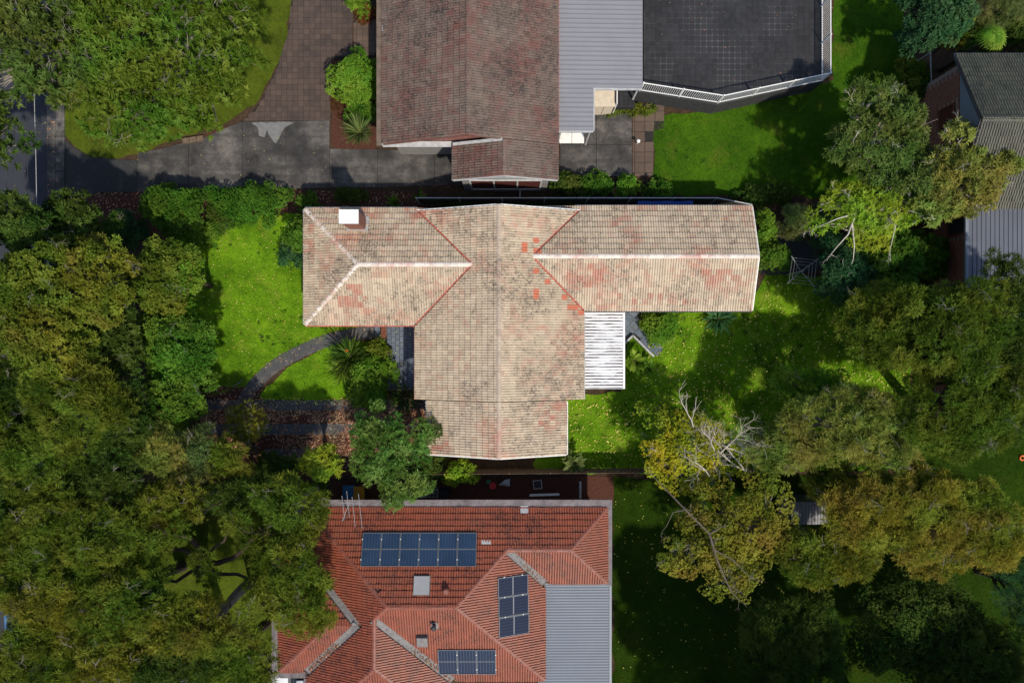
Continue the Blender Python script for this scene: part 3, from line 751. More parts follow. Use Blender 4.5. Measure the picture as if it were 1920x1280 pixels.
# walls, fascia, gutters
wallbox(mh, -4.72, 3.37, -2.7, 6.75, 3.25, M['wall_cream']); wallbox(mh, -4.2, 2.5, -5.8, -2.75, 3.2, M['wall_cream'])
wallbox(mh, -10.7, -4.75, 1.4, 6.65, 3.2, M['wall_cream']); wallbox(mh, 3.4, 12.6, 2.15, 6.8, 3.2, M['wall_cream'])
gable_wall(mh, C_, 1, 0.3, M['wall_cream'], 3.0); gable_wall(mh, C2, 0, 0.25, M['wall_cream'], 2.95); gable_wall(mh, R_, 1, 0.35, M['wall_cream'], 2.95)
barge(mh, C_, 1, M['trim_white']); barge(mh, C2, 0, M['trim_white']); barge(mh, R_, 1, M['trim_white'])
gz = 3.12
strip(mh, 'gutter', (-11.22, 0.92, gz), (-11.22, 7.13, gz), 0.11, 0.11, M['trim_grey'])
strip(mh, 'gutter', (-11.155, 7.20, gz), (-5.1, 7.20, gz), 0.11, 0.11, M['trim_grey'])
strip(mh, 'gutter', (-11.155, 0.85, gz), (-5.28, 0.85, gz), 0.11, 0.11, M['valley_red'])
strip(mh, 'gutter', (-5.24, -3.1, gz), (-5.24, 0.79, gz), 0.10, 0.11, M['valley_red'])
strip(mh, 'gutter', (3.89, -3.1, gz), (3.89, 1.6, gz), 0.10, 0.11, M['trim_grey'])
strip(mh, 'gutter', (3.95, 1.63, gz), (12.94, 1.63, gz), 0.11, 0.11, M['dark_steel'])
strip(mh, 'gutter', (3.4, 7.31, gz), (12.94, 7.31, gz), 0.11, 0.11, M['trim_grey'])
strip(mh, 'gutter', (2.94, -6.04, 3.45), (2.94, -3.2, 3.45), 0.10, 0.11, M['trim_white'])
strip(mh, 'gutter', (-4.60, -6.04, 3.33), (-4.60, -3.2, 3.33), 0.10, 0.11, M['trim_grey'])
for c, wd, nx, ny in (((-10.7, 4.0, 1.6), 2.0, -1, 0), ((-8.0, 1.4, 1.6), 1.6, 0, -1), ((6.0, 2.15, 1.6), 1.8, 0, -1), ((10.0, 2.15, 1.6), 1.8, 0, -1), ((12.6, 4.5, 1.6), 1.5, 1, 0), ((-1.0, -5.8, 1.6), 1.6, 0, -1), ((-8, 6.65, 1.6), 1.4, 0, 1), ((8, 6.8, 1.6), 1.6, 0, 1)):
    window(mh, c, wd, 1.2, nx, ny, M['trim_white'], M['glass'], 2)
d_ = MB().box((-4.75, -0.2, 1.1), (0.06, 0.9, 2.1)).build('door', M['timber_red'], mh); MB().box((-4.81, -0.55, 1.05), (0.06, 0.03, 0.14)).build('handle', M['steel'], d_)
# chimney with white cap
cb = onroof(672, 420, mw); ct = P(660, 413, 5.6)
mb = MB(); mb.box((cb.x, cb.y, 4.6), (0.85, 0.62, 2.0)); chim = mb.build('chimney', M['brick_dark'], roof)
MB().box((cb.x, cb.y, 5.65), (0.98, 0.70, 0.10)).build('chimney_cap', M['trim_white'], roof)
MB().box((cb.x, cb.y - 0.02, cb.z + 0.06), (1.12, 0.86, 0.10), M=Matrix.Rotation(math.atan(-t20), 3, 'X')).build('chimney_flashing', M['trim_grey'], roof)

def corrugated(parent, x0, x1, y0, y1, z, slope, along, pitch, depth, mat, sheetw=0.76, prof='sine', name='roof_sheet', curve=None):
    """ribs run along `along` axis; slope = dz per metre along it from the start; one part per sheet"""
    a0, a1 = (x0, x1) if along == 'x' else (y0, y1); b0, b1 = (y0, y1) if along == 'x' else (x0, x1)
    n = max(1, round((b1 - b0) / sheetw)); sw = (b1 - b0) / n
    for k in range(n):
        s0 = b0 + k * sw; nr = max(1, round(sw / pitch)); pts = []
        for i in range(nr):
            if prof == 'sine':
                for f_, hh in ((0, 0), (0.25, 0.5), (0.5, 1), (0.75, 0.5)): pts.append((s0 + (i + f_) * sw / nr, hh * depth))
            else:
                for f_, hh in ((0, 0), (0.80, 0), (0.84, 1), (0.96, 1)): pts.append((s0 + (i + f_) * sw / nr, hh * depth))
        pts.append((s0 + sw - 0.001, 0))
        mb = MB(); zo = 0.0015 * (k % 2)
        for i in range(len(pts) - 1):
            (b_, h0), (c_, h1) = pts[i], pts[i + 1]
            q = [(a0, b_, z + h0 + zo), (a1, b_, z + slope * (a1 - a0) + h0 + zo), (a1, c_, z + slope * (a1 - a0) + h1 + zo), (a0, c_, z + h1 + zo)]
            if along == 'y': q = [(y, x, zz) for x, y, zz in q]
            if prof == 'sine': tt = 1.0 if min(h0, h1) < 0.25 * depth else 0.0
            else: tt = 1.0 if h1 != h0 else 0.001
            mb.add(q, [(0, 1, 2, 3)], tt)
        o = mb.build(name, M[mat], parent)
# white verandah roof
v = thing('verandah_roof', 'white corrugated metal verandah roof with dark streaks beside the tiled roof', 'verandah', (4.95, -0.3, 0))
corrugated(v, P(1096, 0, 2.75).x, P(1168, 0, 2.75).x, P(0, 727, 2.75).y, P(0, 584, 2.75).y, 2.80, -0.04, 'x', 0.157, 0.035, 'corr_white')
vx0, vx1, vy0, vy1 = P(1096, 0, 2.75).x, P(1168, 0, 2.75).x, P(0, 727, 2.75).y, P(0, 584, 2.75).y
MB().box((vx1 + 0.06, (vy0 + vy1) / 2, 2.68), (0.11, vy1 - vy0 + 0.1, 0.12)).build('gutter', M['trim_white'], v)
MB().box(((vx0 + vx1) / 2, vy0 - 0.03, 2.72), (vx1 - vx0, 0.05, 0.14)).build('fascia', M['trim_grey'], v)
for y in (vy0 + 0.15, (vy0 + vy1) / 2, vy1 - 0.2):
    MB().box((vx1 - 0.06, y, 1.3), (0.09, 0.09, 2.6)).build('post', M['trim_white'], v)

# ---- north neighbour
nh = thing('tiled_house', 'house with brown weathered gabled tile roof above the driveway', 'house', (-2.2, 14, 0))
NW = Wing('y', -2.245, 5.10, 4.675, 4.675, 10.58, 21.5, t=t20)
NE_ = Wing('y', -0.42, 5.10 - t20 * (1.825), 2.73, 2.85, 8.64, 10.55, t=t20)
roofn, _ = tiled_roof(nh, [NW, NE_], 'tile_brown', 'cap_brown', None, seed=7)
cap_run(roofn, (-2.245, 10.58, NW.zr), (-2.245, 21.5, NW.zr), 'cap_brown', seed=1); cap_run(roofn, (-0.42, 8.64, NE_.zr), (-0.42, 10.5, NE_.zr), 'cap_brown', seed=2)
wallbox(nh, -6.5, 2.0, 10.95, 21.2, 3.4, M['wall_grey']); wallbox(nh, -2.75, 2.0, 8.80, 10.9, 3.4, M['wall_grey'])
gable_wall(nh, NW, 0, 0.22, M['pink_wall'], 3.2); gable_wall(nh, NE_, 0, 0.10, M['trim_grey'], 3.3)
barge(nh, NW, 0, M['cap_brown'], 0.05, 0.12); barge(nh, NE_, 0, M['trim_grey'], 0.05, 0.14)
strip(nh, 'sill_flashing', (-6.95, 10.60, 3.28), (-3.2, 10.60, 3.28), 0.30, 0.05, M['trim_grey'])
strip(nh, 'gutter', (-7.10, 10.5, 3.33), (-7.10, 21.5, 3.33), 0.34, 0.10, M['gutter_brown']); strip(nh, 'gutter', (-6.93, 10.5, 3.38), (-6.93, 21.5, 3.38), 0.04, 0.10, M['trim_grey'])
strip(nh, 'gutter', (-3.2, 8.64, 3.36), (-3.2, 10.6, 3.36), 0.07, 0.10, M['trim_grey']); strip(nh, 'flashing', (2.47, 11.3, 3.41), (2.47, 21.5, 3.41), 0.10, 0.10, M['valley_red'])
strip(nh, 'flashing', (-3.15, 10.52, 3.56), (-0.5, 10.52, 4.50), 0.16, 0.05, M['trim_grey'])
window(nh, (-0.35, 8.80, 1.75), 3.9, 2.1, 0, -1, M['trim_grey'], M['maroon'], 3)
window(nh, (-6.5, 14, 1.7), 1.8, 1.2, -1, 0, M['trim_white'], M['glass'], 2); window(nh, (-6.5, 18, 1.7), 1.8, 1.2, -1, 0, M['trim_white'], M['glass'], 2)
dp = P(975, 352, 2.6); MB().tube([P(975, 357, 0.6), P(975, 371, 0.6)], 0.03).build('drain_pipe', M['trim_grey'], nh)
# its metal-roofed side shelter
ms_ = thing('side_shelter', 'grey ribbed metal L-shaped shelter roof joined to the brown tiled roof', 'shelter', (4.6, 15, 0))
zc = 3.0
sx0, sx1, sx2 = P(1042, 0, zc).x, P(1112, 0, zc).x, P(1205, 0, zc).x; sy0, sy1 = P(0, 246, zc).y, P(0, 166, zc).y
corrugated(ms_, sx0, sx2, sy1, 20.5, 3.12, -0.03, 'x', 0.235, 0.035, 'corr_grey', prof='trap'); corrugated(ms_, sx0, sx1, sy0, sy1 - 0.004, 3.12, -0.03, 'x', 0.235, 0.035, 'corr_grey', prof='trap')
MB().box(((sx0 + sx1) / 2, sy0 - 0.05, 3.05), (sx1 - sx0, 0.08, 0.12)).build('gutter', M['trim_grey'], ms_)
MB().box((sx1 + 0.04, (sy0 + sy1) / 2, 3.02), (0.06, sy1 - sy0, 0.10)).build('gutter', M['trim_grey'], ms_); MB().box(((sx1 + sx2) / 2, sy1 - 0.05, 2.98), (sx2 - sx1 - 0.1, 0.07, 0.12)).build('gutter', M['trim_grey'], ms_)
for x, y in ((sx0 + 0.3, sy0 + 0.15), (sx1 - 0.1, sy0 + 0.15), (sx2 - 0.15, sy1 + 0.2), (sx2 - 0.15, 18.0)):
    MB().box((x, y, 1.45), (0.09, 0.09, 3.0)).build('post', M['trim_grey'], ms_)
ft = thing('folding_table', 'white folding table half under the grey metal shelter roof', 'table', (P(1072, 258, 0.7).x, P(1072, 258, 0.7).y, 0))
c = P(1072, 258, 0.74)
MB().box((c.x - 0.36, c.y, 0.74), (0.70, 0.66, 0.03)).build('top_leaf', M['trim_white'], ft); MB().box((c.x + 0.36, c.y, 0.74), (0.70, 0.66, 0.03)).build('top_leaf', M['trim_white'], ft)
for sx in (-0.62, 0.62):
    for sy in (-0.25, 0.25): MB().tube([(c.x + sx, c.y + sy, 0.02), (c.x + sx, c.y + sy, 0.73)], 0.015).build('leg', M['steel'], ft)
cup = thing('storage_cupboard', 'low beige cupboard between the shelter roof and the fenced terrace', 'cupboard', (*P2(1133, 183), 0))
c = P(1133, 183, 1.5)
MB().box((c.x, c.y, 0.75), (1.15, 0.95, 1.5)).build('body', M['timber'], cup); MB().box((c.x, c.y, 1.52), (1.25, 1.05, 0.05)).build('top', M['wall_cream'], cup)
for k in (-1, 1): MB().box((c.x + k * 0.28, c.y - 0.485, 0.75), (0.53, 0.02, 1.4)).build('door', M['wall_cream'], cup)
MB().box((c.x + 0.68, c.y, 0.9), (0.05, 0.9, 1.8)).build('side_rail', M['trim_white'], cup)

# ---- raised terrace with white fence
TZ = 1.5
tp_px = [(1207, -60), (1543, -60), (1544, 152), (1346, 197), (1192, 172), (1192, 176), (1165, 176), (1165, 190), (1207, 190)]
tpoly = pix([(1207, -60), (1543, -60), (1544, 153), (1346, 197), (1196, 172), (1207, 160)], TZ)
ter = structE('terrace')
MB().prism(tpoly, -0.1, TZ - 0.03).build('retaining_wall', M['stone_dark'], ter)
sheet('joint_bed', inset(tpoly, 0.04), TZ - 0.012, M['grout'], ter)
pave(ter, inset(tpoly, 0.10), 0.322, 0.322, 0.030, TZ, 0.02, 'paver_terr', 'oct', seed=8)
step_ = structE('terrace_step'); pl_ = pix([(1157, 168), (1190, 168), (1190, 201), (1157, 201)], 0.8)
MB().prism(pl_, -0.05, 0.78).build('step_base', M['joint_dark'], step_); pave(step_, pl_, 0.24, 0.24, 0.02, 0.80, 0.02, 'paver_terr', seed=9)
fence = thing('balustrade_fence', 'white metal baluster fence along the edge of the charcoal terrace', 'fence', (*tpoly[3], TZ))
fpts = [Vector((*q, TZ)) for q in (inset(tpoly, 0.12)[4], inset(tpoly, 0.12)[3], inset(tpoly, 0.12)[2], inset(tpoly, 0.12)[1])]
fh = 1.15; bal_me = None
for a, b in zip(fpts[:-1], fpts[1:]):
    d = b - a; L = d.length; X = d.normalized(); ang = math.atan2(X.y, X.x)
    n = max(1, round(L / 2.1))
    for i in range(n):
        p = a + d * (i / n); MB().box((p.x, p.y, TZ + fh / 2 + 0.03), (0.07, 0.07, fh + 0.06), rz=ang).build('post', M['trim_white'], fence)
        q0 = a + d * (i / n) + X * 0.04; q1 = a + d * ((i + 1) / n) - X * 0.04; m = (q0 + q1) / 2
        for zz in (0.10, fh - 0.02): MB().box((m.x, m.y, TZ + zz), ((q1 - q0).length, 0.045, 0.045), rz=ang).build('rail', M['trim_white'], fence)
    nb = int(L / 0.115)
    if bal_me is None:
        t_ = MB().box((0, 0, 0), (0.024, 0.024, fh - 0.16)); bal_me = bpy.data.meshes.new('baluster'); bal_me.from_pydata(t_.v, [], t_.f); bal_me.materials.append(M['trim_white'])
    for i in range(nb):
        p = a + d * ((i + 0.5) / nb); o = bpy.data.objects.new('baluster', bal_me); COL.objects.link(o); o.parent = fence
        o.location = Vector((p.x, p.y, TZ + fh / 2 + 0.04)) - Vector(fence['_o']); o.rotation_euler = (0, 0, ang)

# ---- orange tiled house, south
t22 = 0.404
rh = thing('tiled_house', 'orange terracotta tile-roofed house with hips and solar panels', 'house', (-4.6, -13.6, 0))
W2 = Wing('x', -13.665, 4.877, 4.645, 4.645, -11.09, 1.765, ('hip', 'hip'), t22)
W1 = Wing('x', -11.04, 3 + 2.02 * t22, 2.02, 2.02, -2.5, 5.145, ('gable', 'hip'), t22)
W3 = Wing('y', -7.15, 3 + 3.94 * t22, 3.94, 3.94, -20.9, -13.0, ('hip', 'gable'), t22)
W4 = Wing('x', -14.86, 3 + 3 * t22, 3.0, 3.0, -12.6, -8.0, ('hip', 'gable'), t22)
rw = [W2, W1, W3, W4]
roofr, _ = tiled_roof(rh, rw, 'tile_red', 'cap_red', 'lead', seed=11, gap=0.20)
cap_run(roofr, (W2.ridge[0], W2.r, W2.zr), (W2.ridge[1], W2.r, W2.zr), 'cap_red', seed=1)
zr1 = W1.zr; jx = 1.765 - (zr1 - 3) / t22       # right wing ridge meets the east hip here
cap_run(roofr, (jx, W1.r, zr1), (W1.ridge[1], W1.r, zr1), 'cap_red', seed=2)
cap_run(roofr, (5.145, -9.02, 3), (W1.ridge[1], W1.r, zr1), 'cap_red', seed=3); cap_run(roofr, (5.145, -13.06, 3), (W1.ridge[1], W1.r, zr1), 'cap_red', seed=4)
cap_run(roofr, (jx, W1.r, zr1), (W2.ridge[1], W2.r, W2.zr), 'cap_red', seed=5); cap_run(roofr, (1.765, -18.31, 3), (W2.ridge[1], W2.r, W2.zr), 'cap_red', seed=6)
cap_run(roofr, (-11.09, -9.02, 3), (W2.ridge[0], W2.r, W2.zr), 'cap_red', seed=7)
z3 = W3.zr; k3 = (W2.zr - z3) / t22
cap_run(roofr, (W2.ridge[0] - k3, W2.r - k3, z3), (W2.ridge[0], W2.r, W2.zr), 'cap_red', seed=8)
cap_run(roofr, (-7.15, W2.r - k3, z3), (-7.15, W3.ridge[0], z3), 'cap_red', seed=9)
for xe in (-11.09, -3.21): cap_run(roofr, (xe, -20.9, 3), (-7.15, W3.ridge[0], z3), 'cap_red', seed=10 + int(xe))
for ye in (-17.86, -11.86): cap_run(roofr, (-12.6, ye, 3), (W4.ridge[0], W4.r, W4.zr), 'cap_red', seed=20 + int(ye))
valley(roofr, (1.765, -13.06, 3), (jx, W1.r, zr1), M['lead'], 0.42, 0.05)
valley(roofr, (-3.21, -18.31, 3), (-7.15 + 0.0, W2.r - k3 - 0.0, z3), M['lead'], 0.55, 0.05)
valley(roofr, (-11.09, -17.86, 3), (-11.09 + (W4.zr - 3) / t22, W4.r, W4.zr), M['lead'], 0.55, 0.05)
valley(roofr, (-11.09, -11.86, 3), (-11.09 + (W4.zr - 3) / t22, W4.r, W4.zr), M['lead'], 0.55, 0.05)
wallbox(rh, -10.6, 1.3, -17.8, -9.5, 3.0, M['wall_cream']); wallbox(rh, 1.32, 4.7, -12.6, -9.48, 3.0, M['wall_cream']); wallbox(rh, -10.62, -3.7, -20.4, -17.82, 3.0, M['wall_cream']); wallbox(rh, -12.1, -10.65, -17.4, -12.3, 3.0, M['wall_cream'])
gz = 2.97
strip(rh, 'gutter', (-11.4, -8.79, gz), (5.42, -8.79, gz), 0.44, 0.10, M['gutter_grey']); strip(rh, 'gutter', (5.29, -13.2, gz), (5.29, -9.015, gz), 0.26, 0.10, M['gutter_grey'])
strip(rh, 'gutter', (-11.33, -11.8, gz), (-11.33, -9.015, gz), 0.42, 0.10, M['gutter_grey']); strip(rh, 'gutter', (-12.82, -18.2, gz), (-12.82, -11.7, gz), 0.40, 0.10, M['gutter_grey'])
strip(rh, 'gutter', (-12.6, -18.05, gz), (-11.2, -18.05, gz), 0.34, 0.10, M['gutter_grey']); strip(rh, 'gutter', (-11.2, -21.2, gz), (-11.2, -18.25, gz), 0.16, 0.10, M['gutter_grey'])
window(rh, (-6, -9.5, 1.6), 1.6, 1.1, 0, 1, M['trim_white'], M['glass'], 2); window(rh, (0, -9.5, 1.6), 1.6, 1.1, 0, 1, M['trim_white'], M['glass'], 2); window(rh, (4.7, -11, 1.6), 1.2, 1.1, 1, 0, M['trim_white'], M['glass'], 2)
# roof fittings: skylights, vents, flashings
def plane_frame(W, fi):
    a, b, c = W.faces[fi][0]; vd = W.faces[fi][4]; g_ = math.hypot(a, b); cp_ = 1 / math.sqrt(1 + g_ * g_)
    V = Vector((vd[0] * cp_, vd[1] * cp_, g_ * cp_)); Nn = Vector((-a, -b, 1)).normalized(); U = V.cross(Nn)
    return U, V, Nn
def onface(px, py, W, fi):
    a, b, c = W.faces[fi][0]; z = 4.0
    for _ in range(15): p = P(px, py, z); z = a * p.x + b * p.y + c
    return P(px, py, z)
U, V, Nn = plane_frame(W2, 1); RM = Matrix((U, V, Nn)).transposed()
p = onface(791, 1097, W2, 1); MB().box(p + Nn * 0.14, (0.80, 0.90, 0.12), M=RM).build('skylight', M['skylight'], roofr); MB().box(p + Nn * 0.07, (0.88, 0.98, 0.06), M=RM).build('skylight_flashing', M['lead'], roofr)
p = onface(837, 1105, W2, 1); MB().tube([p, p + Vector((0, 0, 0.28)), p + Vector((0, 0, 0.36))], [0.19, 0.19, 0.12], 12).build('roof_vent', M['cap_red'], roofr)
p = onface(983, 955, W2, 1); MB().box(p + Nn * 0.085, (0.42, 0.40, 0.02), M=RM).build('flashing', M['trim_grey'], roofr)
p = onface(912, 1016, W2, 1); MB().box(p + Nn * 0.085, (0.50, 0.22, 0.02), M=RM).build('flashing', M['trim_grey'], roofr)
U, V, Nn = plane_frame(W2, 0); RM2 = Matrix((U, V, Nn)).transposed()
p = onface(793, 1195, W2, 0); MB().box(p + Nn * 0.20, (0.56, 0.60, 0.26), M=RM2).build('skylight', M['lead'], roofr)
p = onface(815, 1170, W2, 0); MB().tube([p, p + Vector((0, 0, 0.5))], 0.09, 10).build('flue', M['dark_steel'], roofr); MB().tube([p + Vector((0, 0, 0.5)), p + Vector((0, 0, 0.58))], [0.15, 0.06], 10).build('flue_cowl', M['dark_steel'], roofr)
MB().box(p + Nn * 0.085, (0.4, 0.4, 0.03), M=RM2).build('flashing', M['lead'], roofr)
# solar panels
n = N('solar_cell', 0.12, 0.6); n.color(n.ramp(n.noise(0.8, 3), [(0.3, (0.012, 0.028, 0.06)), (0.7, (0.020, 0.045, 0.09))])); M['cell'] = n.m
n = N('solar_cell_dark', 0.15, 0.6); n.color((0.008, 0.012, 0.03)); M['cell_dark'] = n.m
M['panel_frame'] = plain('aluminium_frame', (0.17, 0.18, 0.19), 0.35, 0.1, 5, 0.3)
def solar(arr, c, A_, B_, Nn, la, lb, cellm):
    """A_ short axis, B_ long axis (two half strings)"""
    R = Matrix((A_, B_, Nn)).transposed(); c = c + Nn * 0.16
    t = MB().box(c - Nn * 0.03, (la - 0.01, lb - 0.01, 0.012), M=R).build('solar_panel', M['panel_frame'], arr)
    fr = MB()
    for k in (-1, 1):
        fr.box(c + A_ * (k * (la / 2 - 0.02)), (0.03, lb - 0.005, 0.035), M=R); fr.box(c + B_ * (k * (lb / 2 - 0.02)), (la - 0.072, 0.03, 0.033), M=R)
    fr.build('frame', M['panel_frame'], t)
    cw = (la - 0.07) / 6
    for h_ in (-1, 1):
        for k in range(6):
            MB().box(c + A_ * ((k - 2.5) * cw) + B_ * (h_ * lb / 4) - Nn * 0.012, (cw - 0.014, lb / 2 - 0.07, 0.012), M=R).build('cell_strip', M[cellm], t)
    for k in (-1, 1): MB().box(c + A_ * (la / 2) + B_ * (k * lb * 0.3), (0.05, 0.05, 0.05), M=R).build('clamp', M['trim_white'], t)
    for k in (-1, 1): MB().box(c - Nn * 0.09 + B_ * (k * lb * 0.3), (la, 0.04, 0.05), M=R).build('mounting_rail', M['steel'], t)
def solar_array(label, fi, pa, pb, n, cellm):
    U, V, Nn = plane_frame(W2, fi); c0, c1 = onface(*pa, W2, fi), onface(*pb, W2, fi); m = (c0 + c1) / 2
    arr = thing('solar_array', label, 'solar panels', tuple(m)); l = (c1 - c0).length / (n - 1)
    for i in range(n): solar(arr, c0.lerp(c1, i / (n - 1)), U, V, Nn, l - 0.012, 1.72, cellm)
solar_array('long row of six blue solar panels high on the orange roof', 1, (697, 1030), (876, 1030), 6, 'cell')
solar_array('three dark solar panels stacked on the right-facing orange roof slope', 3, (960, 1096), (962, 1170), 3, 'cell_dark')
solar_array('short row of three dark solar panels nearest the photo bottom', 0, (840, 1236), (912, 1236), 3, 'cell_dark')
# antenna
an = thing('tv_antenna', 'thin metal television antenna with long rods over the orange roof corner', 'antenna', tuple(onface(655, 962, W2, 1)))
b0 = onface(655, 962, W2, 1); az = 4.6
MB().tube([b0, (b0.x, b0.y, az)], 0.025).build('mast', M['steel'], an); MB().tube([P(634, 942, az), P(680, 944, az)], 0.016).build('boom', M['steel'], an)
MB().tube([P(655, 943, az), (b0.x, b0.y, az)], 0.016).build('arm', M['steel'], an)
for a, b in (((641, 929), (646, 971)), ((650, 920), (655, 969)), ((660, 931), (666, 987)), ((672, 925), (679, 990))):
    MB().tube([P(*a, az + 0.03), P(*b, az + 0.03)], 0.013).build('rod', M['steel'], an)
# carport
cpz = 2.75; cpt = thing('carport', 'grey corrugated metal carport roof attached right of the orange tiled roof', 'carport', (3.4, -17, 0))
cx0, cx1, cy1 = P(1011, 0, cpz).x, P(1142, 0, cpz).x, P(0, 1094, cpz).y
corrugated(cpt, cx0, cx1, -21.5, cy1, cpz + 0.05, -0.01, 'x', 0.150, 0.02, 'corr_port')
MB().box((cx1 + 0.07, (cy1 - 21.5) / 2, cpz), (0.13, 21.5 + cy1, 0.12)).build('gutter', M['corr_port'], cpt); MB().box((cx0 - 0.03, (cy1 - 21.5) / 2, cpz + 0.10), (0.05, 21.5 + cy1, 0.10)).build('flashing', M['lead'], cpt)
MB().box(((cx0 + cx1) / 2, cy1 + 0.04, cpz + 0.07), (cx1 - cx0, 0.07, 0.09)).build('flashing', M['corr_port'], cpt)
for x, y in ((cx1 - 0.1, cy1 - 0.3), (cx1 - 0.1, -17.2), (cx1 - 0.1, -21)): MB().box((x, y, cpz / 2), (0.09, 0.09, cpz)).build('post', M['steel'], cpt)
struct(sheet('carport_slab', [(1.5, -22), (5.6, -22), (5.6, -13), (1.5, -13)], 0.01, M['concrete'], skirt=0.05))

# ---- eastern neighbours
eh = thing('tiled_house', 'two-storey house with dark mossy tile roof and blue-grey gable at upper right', 'house', (27, 11, 0))
E1 = Wing('x', 10.75, 7.0, 3.9, 3.9, 22.7, 36.0, ('gable', 'gable'), 0.51)
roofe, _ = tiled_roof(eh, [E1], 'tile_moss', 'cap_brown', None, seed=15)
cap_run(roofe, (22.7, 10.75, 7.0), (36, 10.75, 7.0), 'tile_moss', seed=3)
gable_wall(eh, E1, 0, 0.30, M['wall_blue'], 4.95); strip(eh, 'gutter', (22.7, 14.72, 4.95), (36, 14.72, 4.95), 0.12, 0.10, M['wall_blue']); barge(eh, E1, 0, M['dark_steel'], 0.05, 0.10)
wl = wallbox(eh, 23.1, 36, 7.3, 14.3, 5.0, M['mortar'])
def brickwork(wall, x, y0, y1, z0, z1, holes, seed):
    """courses of bricks on a west-facing wall; a few hundred real pieces, the rest joined"""
    r = random.Random(seed); bl, bh = 0.46, 0.172; rows = int((z1 - z0) / bh)
    b = MB().box((0, 0, 0), (0.05, bl - 0.02, bh - 0.02)); me = bpy.data.meshes.new('brick'); me.from_pydata(b.v, [], b.f); me.materials.append(M['brick_dark'])
    rest = MB(); cnt = 0; o0 = Vector(wall['_o'])
    for j in range(rows - 1, -1, -1):
        yy = y0 + bl * (0.5 if j % 2 else 1.0) - bl / 2 + bl / 2
        while yy < y1 - bl / 2:
            z = z0 + (j + 0.5) * bh
            if not any(h0 < yy < h1 and g0 < z < g1 for h0, h1, g0, g1 in holes):
                if cnt < 300:
                    o = bpy.data.objects.new('brick', me); COL.objects.link(o); o.parent = wall; o.location = Vector((x, yy, z)) - o0; cnt += 1
                else: rest.box((x, yy, z), (0.05, bl - 0.02, bh - 0.02))
            yy += bl
    if rest.v: o = rest.build('bricks', M['brick_dark'], wall); o['kind'] = 'stuff'
brickwork(wl, 23.08, 7.4, 14.25, 0.0, 4.95, [(11.2, 12.6, 3.0, 4.6)], 3)
window(eh, (23.06, 11.9, 3.8), 1.0, 1.3, -1, 0, M['timber_red'], M['maroon'], 1)
e2 = thing('metal_roof_house', 'low brick house with blue-grey ribbed metal roof at the right edge', 'house', (28, 6, 0))
ex0, ey1, ey0 = P(1815, 0, 3.5).x, P(0, 325, 3.5).y, P(0, 760, 3.5).y
corrugated(e2, ex0, 33.0, ey0, ey1, 3.55, 0.0, 'y', 0.232, 0.03, 'corr_blue', prof='trap', sheetw=0.93)
MB().box((ex0 - 0.09, (ey0 + ey1) / 2, 3.50), (0.16, ey1 - ey0, 0.14)).build('gutter', M['wall_blue'], e2)
wl = wallbox(e2, ex0 + 0.35, 32.8, ey0 + 0.4, ey1 - 0.4, 3.45, M['mortar']); brickwork(wl, ex0 + 0.33, ey0 + 0.5, ey1 - 0.5, 0.0, 3.4, [(5.8, 6.9, 1.2, 3.0)], 5)
window(e2, (ex0 + 0.31, 6.35, 2.1), 0.9, 1.5, -1, 0, M['timber_red'], M['glass'], 1)
ac = thing('air_conditioner', 'small white air-conditioning box beside the brick wall at the right', 'air conditioner', (*P2(1772, 456), 0))
c = P(1772, 456, 1.0); MB().box((c.x, c.y, 0.6), (0.40, 0.75, 0.62)).build('casing', M['trim_white'], ac); MB().box((c.x, c.y, 0.14), (0.36, 0.7, 0.28)).build('stand', M['dark_steel'], ac)
MB().tube([(c.x - 0.205, c.y, 0.6), (c.x - 0.22, c.y, 0.6)], 0.24, 16).build('fan_grille', M['dark_steel'], ac)

# ------------------------------------------------------------------ fences, walls, small things
def line_fence(name, label, pts, hgt, mat_panel, mat_rail, pw=2.35, cat='fence', thick=0.03, palings=False):
    f = thing(name, label, cat, (pts[0].x, pts[0].y, 0))
    for a, b in zip(pts[:-1], pts[1:]):
        d = b - a; L = d.length; X = d.normalized(); ang = math.atan2(X.y, X.x); n = max(1, round(L / pw))
        for i in range(n):
            p = a + d * (i / n); m = a + d * ((i + 0.5) / n); l = L / n
            MB().box((p.x, p.y, hgt / 2), (0.06, 0.07, hgt + 0.02), rz=ang).build('post', M[mat_rail], f)
            if palings:
                for zz in (0.4, hgt - 0.3): MB().box((m.x - X.y * 0.035, m.y + X.x * 0.035, zz), (l - 0.07, 0.035, 0.08), rz=ang).build('rail', M[mat_rail], f)
            else:
                MB().box((m.x, m.y, hgt / 2), (l - 0.065, 0.025, hgt - 0.1), rz=ang).build('panel', M[mat_panel], f)
                MB().box((m.x, m.y, hgt - 0.02), (l - 0.065, 0.05, 0.05), rz=ang).build('top_rail', M[mat_rail], f)
        if palings:
            nb = int(L / 0.125); t_ = MB().box((0, 0, 0), (0.11, 0.02, hgt - 0.05)); me = bpy.data.meshes.new('paling'); me.from_pydata(t_.v, [], t_.f); me.materials.append(M[mat_panel]); rr = random.Random(4)
            for i in range(nb):
                p = a + d * ((i + 0.5) / nb); o = bpy.data.objects.new('paling', me); COL.objects.link(o); o.parent = f
                o.location = Vector((p.x + X.y * 0.015, p.y - X.x * 0.015, hgt / 2 + rr.uniform(-0.02, 0.02))) - Vector(f['_o']); o.rotation_euler = (0, rr.uniform(-0.02, 0.02), ang)
    return f
M['fence_dark'] = plain('dark_green_panel', (0.035, 0.04, 0.035), 0.6, 0.3, 3)
line_fence('panel_fence', 'thin pale-railed panel fence between the two upper houses', [P(780, 371, 1.7), P(1345, 371, 1.7), P(1412, 384, 1.7)], 1.7, 'fence_dark', 'trim_grey')
